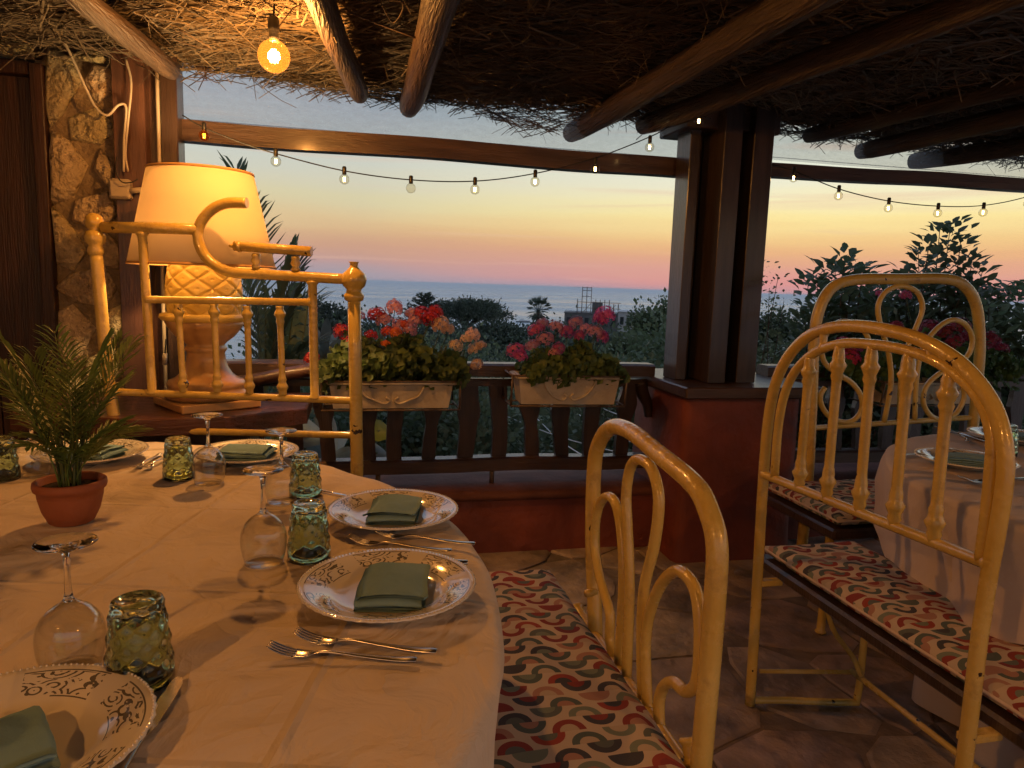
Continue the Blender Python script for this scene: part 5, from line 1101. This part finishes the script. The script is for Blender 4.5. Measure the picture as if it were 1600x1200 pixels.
VV = []; F = []
for i in range(n+1):
    for (dy, hh) in ((-350, 0), (-120, prof[i]*.7), (0, prof[i]), (140, prof[i]*.6), (400, 0)):
        xx = -1600+3200*i/n; VV.append((dI*sin(aI)+xx*cos(aI)+dy*sin(aI), dI*cos(aI)-xx*sin(aI)+dy*cos(aI), SEA-1+hh))
for i in range(n):
    for j in range(4): a = i*5+j; F.append((a, a+5, a+6, a+1))
MB().add(VV, F).build('island', 'island_rock')['kind'] = 'structure'
# ---- trees and shrubs beyond the railing
def clumps(n, rx, ry, rz, rr, shell=.55):
    c = []
    while len(c) < n:
        p = np.array([rr.uniform(-1, 1) for _ in range(3)]); l = np.linalg.norm(p)
        if shell < l < 1: c.append(p*np.array([rx, ry, rz]))
    return np.array(c)
def tree(name, label, cat, base, cz, rx, ry, rz, nl, ls, mat, seed, nc=30, spread=.22, trunk=.1, group=None, flat=False, leaf='d'):
    """trunk and limbs up to leaf clumps spread through the crown; base on the ground, cz crown centre above it"""
    t = thing(name, label, cat, tuple(base), group); rr = random.Random(seed); b = Vector(base); cl = clumps(nc, rx, ry, rz, rr)
    if flat: cl[:, 2] = np.abs(cl[:, 2])*1.0-rz*.25*(1-np.hypot(cl[:, 0]/rx, cl[:, 1]/ry))
    m = MB(); top = b+Vector((0, 0, cz-rz*(.55 if not flat else .5))); m.tube(curve([b-Vector((0, 0, .3)), b.lerp(top, .5)+Vector((rx*.05*rr.uniform(-1, 1), 0, 0)), top], 4), [trunk*(1-.45*i/8) for i in range(9)], 8)
    for q in cl[:min(nc, 14)]:
        e = b+Vector((0, 0, cz))+Vector(q)*.92; mid = top.lerp(e, .5)+Vector((0, 0, -.08*rz)); m.tube(curve([top-Vector((0, 0, .1*rz)), mid, e], 3), [trunk*.42*(1-.12*i) for i in range(7)], 5)
    m.build('trunk', 'tree_bark', t)
    idx = ra.randint(0, nc, nl); sc = np.array([rx, ry, rz])*spread; off = ra.normal(0, 1, (nl, 3)); P_ = cl[idx]+off*sc*(.75+.5*ra.rand(nl))[:, None]; D = unit(off+ra.normal(0, .7, (nl, 3))+np.array([0, 0, .25])); P_ = P_+np.array(b)+np.array([0, 0, cz])
    if leaf == 'd': V_, F_ = diamonds(P_, D, ls*ra.uniform(.6, 1.3, nl), ls*.34)
    else: V_, F_ = leaves(P_, D, ls*ra.uniform(.6, 1.25, nl), ls*.23*ra.uniform(.8, 1.2, nl))
    fast('crown', V_, F_, mat, t, kind='stuff'); return t
def at_far(px_, py_, dist): d = ray(px_, py_); return EYE+d*(dist/hypot(d.x, d.y))
def tree_at(name, label, cat, px_, py_top, py_bot, dist, wpx, nl, ls, mat, seed, **k):
    """a tree whose crown spans the given picture rows at that distance; it stands on the hillside"""
    a = at_far(px_, py_top, dist); bt = at_far(px_, py_bot, dist); z0 = hill(a.x, a.y); rz = (a.z-bt.z)/2; rx = wpx/2*dist/FPX
    return tree(name, label, cat, (a.x, a.y, z0), (a.z+bt.z)/2-z0, rx, rx*k.pop('depth', .9), rz, nl, ls, mat, seed, **k)
# stone pine with its umbrella crown, palm, cedar and the dark wood round them
tree_at('stone_pine', 'umbrella-crowned stone pine against the sea between the geraniums', 'tree', 732, 466, 522, 62, 124, 13000, .2, 'leaf_far', 31, nc=64, spread=.12, trunk=.28, flat=True)
tree_at('dark_tree', 'dark round tree behind the zigzag headboard, left of the red geraniums', 'tree', 498, 474, 540, 46, 100, 6000, .24, 'leaf_far', 32, nc=40, spread=.16, trunk=.2, group='dark trees below the terrace')
tree_at('dark_tree', 'dark tree below and left of the stone pine', 'tree', 700, 510, 580, 44, 130, 6000, .24, 'leaf_far', 33, nc=40, spread=.16, trunk=.2, group='dark trees below the terrace')
tree_at('dark_tree', 'dark tree right below the stone pine crown', 'tree', 778, 508, 575, 40, 90, 5000, .22, 'leaf_far', 34, nc=40, spread=.16, trunk=.2, group='dark trees below the terrace')
tree_at('dark_tree', 'dark flat-topped tree under the fan palm', 'tree', 848, 508, 575, 48, 90, 5000, .24, 'leaf_far', 35, nc=36, spread=.16, trunk=.2, group='dark trees below the terrace')
tree_at('dark_tree', 'dark tree under the scaffolded building', 'tree', 935, 518, 590, 36, 120, 5000, .2, 'leaf_far', 36, nc=36, spread=.16, trunk=.2, group='dark trees below the terrace')
tree_at('dark_tree', 'low dark tree behind the left planter', 'tree', 590, 512, 590, 38, 130, 5000, .2, 'leaf_far', 37, nc=36, spread=.16, trunk=.2, group='dark trees below the terrace')
tree_at('bushy_tree', 'green bushy tree just left of the pillar', 'tree', 1028, 478, 600, 20, 92, 9000, .11, 'leaf', 38, nc=46, spread=.15, trunk=.12)
tree_at('bushy_tree', 'green bush between the pink geranium and the pillar', 'tree', 990, 530, 625, 15, 100, 7000, .09, 'leaf', 39, nc=40, spread=.16, trunk=.08)
tree_at('bushy_tree', 'low green tree right of the pillar beside the sapling', 'tree', 1228, 488, 600, 24, 90, 7000, .12, 'leaf', 40, nc=40, spread=.16, trunk=.12)
tree_at('bushy_tree', 'dark tree filling the gap behind the scrolled headboard', 'tree', 1400, 470, 620, 14, 240, 9000, .10, 'leaf', 41, nc=46, spread=.16, trunk=.12)
# near shrubs with big leaves behind the right railing
def shrub(px_, top, Y, branches, label, seed, ls=.10, mat='leaf_glossy', per=26, tw=.011):
    """upright branches; each carries alternate leaves along its upper part"""
    p0 = oy(px_, top, Y); rr = random.Random(seed); g = hill(p0.x, Y); t = thing('leafy_shrub', label, 'shrub', (p0.x, Y, g), 'shrubs behind the right railing'); P_ = []; D = []; m = MB()
    for i, (bx_, by_, n) in enumerate(branches):
        tip = oy(bx_, by_, Y+rr.uniform(-.25, .25)); base = Vector((p0.x+rr.uniform(-.15, .15), Y+rr.uniform(-.1, .1), g)); pts = curve([base, base.lerp(tip, .45)+Vector((rr.uniform(-.1, .1), 0, .08)), tip], 8); m.tube(pts, [tw*(1-.8*j/len(pts)) for j in range(len(pts))], 5)
        n = int(n*1.9)
        for k in range(n):
            t_ = 1-(k/n)**1.3*.62; j = min(len(pts)-2, int(t_*(len(pts)-1))); q = pts[j].lerp(pts[j+1], t_*(len(pts)-1)-j); a = k*2.4+i; d = (pts[j+1]-pts[j]).normalized()
            dirv = Vector((cos(a), sin(a), rr.uniform(-.1, .75)))+d*.35; side_len = rr.uniform(0, .2)*(1-t_*.6); P_.append(q+dirv*side_len); D.append(dirv.normalized())
    m.build('branches', 'tree_bark', t); V_, F_ = leaves(np.array(P_), np.array(D), ls*ra.uniform(.55, 1.2, len(P_)), ls*.25*ra.uniform(.8, 1.2, len(P_)), np.array([0, 0, 1.]))
    fast('foliage', V_, F_, mat, t, smooth=True, kind='stuff'); return t
rr = random.Random(4)
def fan(x0, x1, ytop, n, per, dy=50):
    out = []
    for i in range(n):
        u = -1+2*i/(n-1); out.append(((x0+x1)/2+u*(x1-x0)/2, ytop+dy*u*u+rr.uniform(0, .6*dy), per))
    return out
shrub(1480, 352, 4.6, fan(1418, 1552, 350, 9, 60, 70)+fan(1400, 1560, 430, 12, 70, 40)+fan(1390, 1580, 520, 10, 70, 30), 'tallest broad-leaved shrub silhouetted against the orange sky', 1)
shrub(1322, 400, 4.5, fan(1262, 1378, 398, 9, 56, 36)+fan(1258, 1400, 460, 11, 70, 30)+fan(1250, 1420, 530, 10, 60, 30), 'lower broad-leaved shrub left of the tallest one', 2)
shrub(1590, 440, 4.4, fan(1545, 1640, 438, 7, 60, 30)+fan(1535, 1660, 510, 8, 70, 30), 'broad-leaved shrub at the right picture edge', 3)
shrub(1440, 480, 5.2, fan(1350, 1560, 470, 14, 80, 20)+fan(1350, 1560, 540, 12, 80, 20), 'dense low shrub filling the gap between the taller shrubs', 5, .075)
shrub(1196, 415, 4.3, [(1190, 412, 60), (1216, 432, 50), (1202, 450, 50), (1183, 470, 40), (1225, 470, 30)], 'thin sapling with tiny leaves right of the pillar', 4, .035, 'leaf', tw=.007)
shrub(1225, 560, 4.6, fan(1180, 1270, 540, 8, 60, 20)+fan(1180, 1270, 600, 8, 60, 20), 'low leafy shrub right of the pillar behind the railing', 6, .06)
# undergrowth on the slope seen through the balusters
k = 0
for (px_, py_, dist, w, h, mt) in [(520, 600, 9, 1.6, 1.0, 'leaf'), (600, 610, 11, 2.0, 1.2, 'leaf'), (690, 590, 15, 2.6, 1.5, 'leaf'), (780, 600, 13, 2.2, 1.2, 'leaf'), (870, 600, 16, 2.6, 1.4, 'leaf'), (960, 610, 12, 2.2, 1.2, 'leaf'), (1040, 600, 9, 1.6, 1.2, 'leaf'),
                                (640, 680, 7, 1.3, .7, 'leaf'), (740, 700, 6.5, 1.2, .6, 'leaf'), (840, 690, 7.5, 1.4, .7, 'leaf'), (950, 700, 6.5, 1.2, .6, 'leaf'), (1010, 680, 6, 1.0, .8, 'leaf'), (560, 690, 6, 1.0, .7, 'leaf'), (1260, 640, 7, 1.4, .9, 'leaf'), (1350, 660, 6, 1.4, .8, 'leaf'), (660, 560, 26, 4.5, 2.2, 'leaf_far'), (800, 560, 28, 4.5, 2.4, 'leaf_far'), (900, 568, 24, 4, 2, 'leaf_far'), (540, 560, 22, 4, 2, 'leaf_far')]:
    c = at_far(px_, py_, dist); g = hill(c.x, c.y); nl = 4200 if dist < 10 else 3600
    names = ['nearest the headboard post', 'below the left planter', 'behind the middle balusters', 'between the two planters', 'under the right planter', 'right of the right planter', 'beside the pillar base', 'low behind the left balusters', 'low behind the middle balusters', 'low under the right planter', 'low behind the right balusters', 'low beside the end bracket', 'low by the headboard post', 'low right of the pillar', 'low behind the arched bench', 'farther, behind the left planter flowers', 'farther, between the planters', 'farther, behind the pink geranium', 'farther, left of the red geranium']
    tree('bush', 'dark green bush on the slope, '+names[k], 'bush', (c.x, c.y, g), max(.3, c.z-g-h*.2) if c.z > g else h*.5, w*.6, w*.55, h*.75 if c.z < g+h else (c.z-g)*.55, nl, .045+dist*.004, mt, 60+k, nc=34, spread=.2, trunk=.03, group='bushes on the slope below the terrace'); k += 1
# grass and weeds over the near slope
n = 16000; gx = ra.uniform(-6, 12, n); gy = 3.7+ra.beta(1, 2.2, n)*22; gz = np.array([hill(a, b) for a, b in zip(gx, gy)]); D = unit(np.stack([ra.normal(0, .35, n), ra.normal(0, .35, n), np.ones(n)], 1)); V_, F_ = diamonds(np.stack([gx, gy, gz-.02], 1), D, ra.uniform(.15, .5, n)*(1+gy*.02), .012+gy*.0012)
tag(fast('grass', V_, F_, 'leaf', kind='stuff'), 'rough green grass and weeds covering the slope below', 'grass')
# big-leaved plants to the left: strelitzia blades, agave rosettes, pale broad leaves
def blade(base, tip, w, bend, mat, parent, name='leaf'):
    """long stiff leaf, channelled along the midrib"""
    b, t = Vector(base), Vector(tip); n = 12; V = []; F = []; d = (t-b); s = d.cross(Vector((0, 1, 0.2))); s = s.normalized() if s.length > .01 else Vector((1, 0, 0)); nn = s.cross(d).normalized()
    for i in range(n+1):
        u = i/n; p = b+d*u+nn*bend*sin(u*pi)*.5+Vector((0, 0, -abs(bend)*u*u)); ww = w*(sin(pi*min(1, u*.92+.08))**.7)*(1 if u < .98 else .1); V += [p-s*ww+nn*ww*.3, p, p+s*ww+nn*ww*.3]
    for i in range(n): a = i*3; F += [(a, a+1, a+4, a+3), (a+1, a+2, a+5, a+4)]
    return MB().add(V, F).build(name, mat, parent)
st = thing('garden_palm', 'tall palm with feathery fronds behind the lamp, outside the railing', 'palm', tuple(oy(420, 700, 3.9)[:2])+(-1.0,))
def torn_leaf(base, tip, w, droop, parent, seed):
    """paddle leaf split into strips along the veins"""
    rr = random.Random(seed); b, t = Vector(base), Vector(tip); d = t-b; s = d.cross(Vector((rr.uniform(-.5, .5), 1, rr.uniform(-.2, .4)))).normalized(); nn = s.cross(d).normalized(); m = MB(); n = 15; mid = [b+d*(i/n)+nn*droop*sin(i/n*pi)-Vector((0, 0, abs(droop)*(i/n)**2*.6)) for i in range(n+1)]
    m.tube(mid, [.008*(1-.85*i/n) for i in range(n+1)], 5)
    for sd in (-1, 1):
        fold = rr.uniform(.1, .45)
        for i in range(n):
            u0, u1 = i/n, (i+1)/n; gapf = rr.choice((.95, .8, .55, .4)); w0 = w*sin(pi*min(1, u0*.9+.09))**.6; w1 = w*sin(pi*min(1, u1*.9+.09))**.6; f = d.normalized()*w*.55; dz = rr.uniform(-.35, .1)*w
            o0 = mid[i]+s*sd*w0+f*(w0/w)+nn*fold*w0+Vector((0, 0, dz)); o1 = mid[i].lerp(mid[i+1], gapf)+s*sd*w1+f*(w1/w)+nn*fold*w1+Vector((0, 0, dz))
            h0 = mid[i].lerp(o0, .5)+nn*.06*w; h1 = mid[i+1].lerp(o1, .5)+nn*.06*w
            m.add([mid[i], mid[i+1], h1, h0, o1, o0], [(0, 1, 2, 3), (3, 2, 4, 5)])
    return m.build('leaf', 'leaf_paddle', parent)
for q, (a, b, w, bd) in enumerate([((418, 760), (462, 388), .045, .1), ((420, 760), (484, 440), .05, -.1), ((410, 760), (410, 425), .045, .05), ((430, 740), (452, 530), .045, .1)]):
    A = oy(a[0], a[1], 3.8); B = oy(b[0], b[1], 3.95); st_b = A.lerp(B, .4); MB().tube([A, st_b], .012, 6).build('leaf_stalk', 'stem', st); torn_leaf(st_b, B, w, bd*.6, st, q)
rr = random.Random(9)
base_ = oy(412, 640, 3.92)
for i, (x, y) in enumerate(((388, 262), (440, 392), (474, 410), (500, 470), (396, 330), (455, 470), (425, 500), (490, 540), (370, 420))):
    e = oy(x, y, 3.92); dx = e.x-base_.x; up_ = e.z-base_.z; az_ = atan2(rr.uniform(-.15, .25), dx); L_ = max(.15, abs(dx))/.72
    frond(base_, az_, L_, up_+.12, .12, 20, .20, .011, 'leaf_paddle', st)
ag = [(505, 560, 4.4, 'agave rosette left of the red geranium', [(450, 560), (455, 540), (470, 530), (492, 500), (512, 485), (530, 505), (545, 520), (470, 575), (540, 560)]), (520, 720, 3.95, 'agave rosette low beside the headboard post', [(470, 660), (490, 640), (520, 640), (548, 660), (560, 690), (460, 690), (600, 700)]), (430, 640, 4.2, 'agave rosette under the log handrail', [(460, 610), (480, 625), (400, 610), (440, 600), (475, 650)])]
for (x, y, Y, lab, tips) in ag:
    c = oy(x, y, Y); t = thing('agave', 'blue-green '+lab, 'plant', tuple(c), 'agaves outside the railing')
    for (tx, ty) in tips:
        e = oy(tx, ty, Y+random.Random(tx).uniform(-.3, .25)); blade(c, e, .03, .04, 'leaf_blue', t)
    MB().tube([c-Vector((0, 0, .9)), c], .03, 8).build('stem', 'stem', t)
def broad(px_, py_, Y, r, mat, label, tilt):
    c = oy(px_, py_, Y); t = thing('broad_leaf_plant', label, 'plant', (c.x, c.y+.05, c.z-.5)); V = [c]; n = 20; F = []; n1 = Vector((tilt, -.8, .5)).normalized(); x = n1.orthogonal().normalized(); y = n1.cross(x)
    for q in (.5, 1):
        for i in range(n): a = 2*pi*i/n; rr_ = r*q*(1+.12*cos(3*a)); V.append(c+x*rr_*cos(a)+y*rr_*1.25*sin(a)-n1*r*.3*q*q)
    F = [(0, 1+i, 1+(i+1) % n) for i in range(n)]+[(1+i, 1+n+i, 1+n+(i+1) % n, 1+(i+1) % n) for i in range(n)]
    MB().add(V, F).build('leaf', mat, t); MB().tube(curve([c, c+Vector((0, .04, -.2)), c+Vector((0, .05, -.55))], 3), .008, 6).build('leaf_stalk', 'stem', t)
broad(476, 672, 3.75, .085, 'leaf_blue', 'large pale round leaf low between headboard and railing', .3); broad(592, 672, 3.8, .055, 'leaf_yellow', 'yellow-green leaf behind the railing right of the headboard post', -.3); broad(588, 706, 3.75, .05, 'leaf_blue', 'pale leaf low behind the railing beside the yellow leaf', .2); broad(470, 630, 3.8, .06, 'leaf_glossy', 'mid-green broad leaf under the railing end', .5)
# fan palm in the distance
a = at_far(841, 484, 85); g = hill(a.x, a.y); fp = thing('fan_palm', 'distant fan palm silhouetted against the sea', 'tree', (a.x, a.y, g))
MB().tube([Vector((a.x, a.y, g)), a-Vector((0, 0, .3))], [.28, .22], 8).build('trunk', 'tree_bark', fp)
rr = random.Random(2); m = MB(); V_ = []; 
for i in range(46):
    th = rr.uniform(-.95, 1.25); az_ = i*2.4; d = Vector((cos(az_)*cos(th), sin(az_)*cos(th), sin(th))); e = a+d*rr.uniform(.8, 1.15); sd = d.cross(Vector((0, 0, 1))).normalized(); m.tube([a-Vector((0, 0, .3)), e], .02, 4)
    for k in range(9):
        f = -1+2*k/8; dd = (d*(1-.35*abs(f))+sd*f*.75+Vector((0, 0, -.12*abs(f)))).normalized(); tip = e+dd*rr.uniform(.6, .9); w_ = sd*.06+Vector((0, 0, .05)); m.add([e, e.lerp(tip, .5)+w_, tip, e.lerp(tip, .5)-w_], [(0, 1, 2, 3)])
m.build('crown', 'leaf_far', fp)
m = MB()
for i in range(60): az_ = i*2.4; p = a+Vector((.35*cos(az_), .35*sin(az_), -.4-1.5*rr.random())); q = p+Vector((.5*cos(az_), .5*sin(az_), -.6)); m.add([p, p.lerp(q, .5)+Vector((.1, .05, 0)), q, p.lerp(q, .5)-Vector((.1, .05, 0))], [(0, 1, 2, 3)])
m.build('dead_skirt', 'tree_bark', fp)
# cedar top left of the pine
a = at_far(664, 462, 58); g = hill(a.x, a.y); cdr = thing('cedar', 'dark cedar top with drooping branches left of the stone pine', 'tree', (a.x, a.y, g)); MB().tube([Vector((a.x, a.y, g)), a], [.2, .03], 6).build('trunk', 'tree_bark', cdr); P_ = []; D = []; m = MB()
for i in range(44):
    u = i/44; z = a.z-2.6*u; az_ = i*2.4; L = .3+2.2*u**.8; e = Vector((a.x+L*cos(az_), a.y+L*sin(az_), z+.25+.1*L)); m.tube(curve([Vector((a.x, a.y, z)), Vector((a.x+L*.5*cos(az_), a.y+L*.5*sin(az_), z+.05)), e], 3), .025, 4)
    for k in range(70): f = rr.random(); q = Vector((a.x, a.y, z)).lerp(e, f); P_.append(q+Vector((rr.gauss(0, .08), rr.gauss(0, .08), rr.gauss(-.03, .05)))); D.append((cos(az_)+rr.gauss(0, .5), sin(az_)+rr.gauss(0, .5), rr.gauss(0, .3)))
m.build('branches', 'tree_bark', cdr); V_, F_ = diamonds(np.array(P_), unit(np.array(D)), .2, .05); fast('needles', V_, F_, 'leaf_far', cdr, kind='stuff')
# building with scaffolding, white block, boat
def block(name, label, px0, px1, pyt, dist, depth, mat, wins=(0, 0), extra=None):
    a = at_far(px0, pyt, dist); b = at_far(px1, pyt, dist); g = min(hill(a.x, a.y), hill(b.x, b.y))-1; d = (b-a); d.z = 0; w = d.length; ang = atan2(d.y, d.x); R_ = Matrix.Rotation(ang, 3, 'Z'); c = (a+b)/2; top = max(a.z, b.z)
    t = thing(name, label, 'building', (c.x, c.y, g)); nrm = R_ @ Vector((0, 1, 0)); cc = Vector((c.x, c.y, 0))+nrm*depth/2
    MB().box((cc.x, cc.y, (top+g)/2), (w, depth, top-g), R_).build('wall', mat, t); MB().box((cc.x, cc.y, top+.1), (w+.3, depth+.3, .2), R_).build('roof', mat, t)
    ux = R_ @ Vector((1, 0, 0))
    for i in range(wins[0]):
        for j in range(wins[1]):
            p = Vector((c.x, c.y, top-1.6-2.9*j))+ux*(-w/2+w*(i+.5)/wins[0])-nrm*.02; wn = MB().box(p, (w/wins[0]*.45, .12, 1.5), R_).build('window', 'window_dark', t); MB().box(p-Vector((0, 0, .82)), (w/wins[0]*.55, .25, .12), R_).build('sill', mat, wn)
    return t, c, ux, nrm, top
t, c, ux, nrm, top = block('unfinished_building', 'grey unfinished building topped by scaffolding near the shore', 882, 966, 492, 150, 10, 'building_dark', (6, 2))
sf = thing('scaffolding', 'tall metal scaffolding on the unfinished building', 'scaffold', (c.x, c.y, top)); m_ = 0
for i in range(10):
    x = -3.0+i*.95; hgt = 5.6 if 1 <= i <= 3 else 3.0 if i < 8 else 2.2
    for yy in (0, 2): MB().tube([c+ux*x+nrm*yy+Vector((0, 0, top-c.z)), c+ux*x+nrm*yy+Vector((0, 0, top-c.z+hgt))], .07, 5).build('pole', 'iron', sf)
for zz in (1.2, 2.4, 3.6, 4.8, 5.4):
    x0, x1 = (-3.0, 6) if zz < 2.6 else (-2.1, -.1); MB().tube([c+ux*x0+Vector((0, 0, top-c.z+zz)), c+ux*x1+Vector((0, 0, top-c.z+zz))], .06, 5).build('ledger', 'iron', sf)
for (x0, z0, x1, z1) in ((-2, 0, 0, 2.4), (0, 0, 2, 2.4), (3, 0, 5, 2)): MB().tube([c+ux*x0+Vector((0, 0, top-c.z+z0)), c+ux*x1+Vector((0, 0, top-c.z+z1))], .05, 5).build('brace', 'iron', sf)
MB().box(c+ux*1.2+nrm*3+Vector((0, 0, top-c.z+1.2)), (2.2, 3, 2.4), Matrix.Rotation(atan2(ux.y, ux.x), 3, 'Z')).build('stair_tower', 'building_dark', sf)
block('white_building', 'pale flat-roofed building left of the bushy tree by the pillar', 966, 1016, 490, 140, 9, 'building_wall', (4, 2))
t, c, ux, nrm, top = block('apartment_house', 'small pale house glimpsed through the sapling right of the pillar', 1180, 1222, 503, 95, 7, 'building_wall', (3, 2))
a = oz(817, 504, SEA); bt = thing('boat', 'small motor yacht on the sea beside the fan palm', 'boat', tuple(a)); ux = Vector((cos(-YAW), sin(-YAW), 0)); R_ = Matrix.Rotation(-YAW, 3, 'Z'); Ls = hypot(a.x, a.y)*22/FPX
V = []; F = []
for i in range(9):
    u = i/8; w = Ls*.12*sin(pi*min(1, .25+u*.75))**.6*(1 if i < 8 else .05); x = -Ls/2+Ls*u; zt = Ls*(.10+.05*u*u)
    for (yy, zz) in ((-w, zt), (-w*.6, -Ls*.01), (w*.6, -Ls*.01), (w, zt)): V.append(a+ux*x+(R_ @ Vector((0, yy, 0)))+Vector((0, 0, zz)))
for i in range(8):
    for j in range(4): F.append((i*4+j, i*4+(j+1) % 4, i*4+4+(j+1) % 4, i*4+4+j))
F += [(0, 1, 2, 3), (35, 34, 33, 32)]
MB().add(V, F, False).build('hull', 'boat_dark', bt); MB().box(a-ux*Ls*.04+Vector((0, 0, Ls*.155)), (Ls*.5, Ls*.16, Ls*.09), R_, Ls*.01).build('cabin', 'boat_white', bt); MB().box(a-ux*Ls*.06+Vector((0, 0, Ls*.225)), (Ls*.26, Ls*.13, Ls*.06), R_, Ls*.01).build('flybridge', 'boat_white', bt); MB().tube([a+Vector((0, 0, Ls*.25)), a+Vector((0, 0, Ls*.40))], Ls*.008, 5).build('mast', 'boat_white', bt)
# white guide ropes strung down the slope
for i, (p, q) in enumerate([((905, 613), (985, 655)), ((905, 648), (985, 690)), ((790, 650), (985, 712)), ((938, 672), (1010, 728)), ((880, 600), (1012, 690)), ((840, 655), (920, 718)), ((985, 640), (1030, 668))]):
    A = oy(p[0], p[1], 6.5); B = oy(q[0], q[1], 4.6); tag(MB().tube(curve([A, A.lerp(B, .5)-Vector((0, 0, .03)), B], 4), .005, 5).build('guide_rope', 'white_rope', origin=tuple(A)), ['white rope highest on the left, between the planters', 'white rope below the highest left one', 'long white rope crossing behind the middle balusters', 'white rope ending lowest near the right balusters', 'longest white rope, passing under the right planter', 'short white rope low behind the middle balusters', 'short white rope nearest the pillar'][i], 'rope', 'white ropes strung down the slope')
# ---- evening haze over sea and slope
hz = MB().box((0, 50000, -28.2), (240000, 240000, 70)); m_, t_n, b_n = new('haze_air'); t_n.nodes.remove(b_n); pv = N(t_n, 'ShaderNodeVolumePrincipled'); pv.inputs['Color'].default_value = (.92, .96, 1, 1); pv.inputs['Density'].default_value = 1.5e-4; pv.inputs['Anisotropy'].default_value = .2; t_n.links.new(pv.outputs[0], t_n.nodes['Material Output'].inputs['Volume'])
hz.build('haze', 'haze_air')['kind'] = 'stuff'
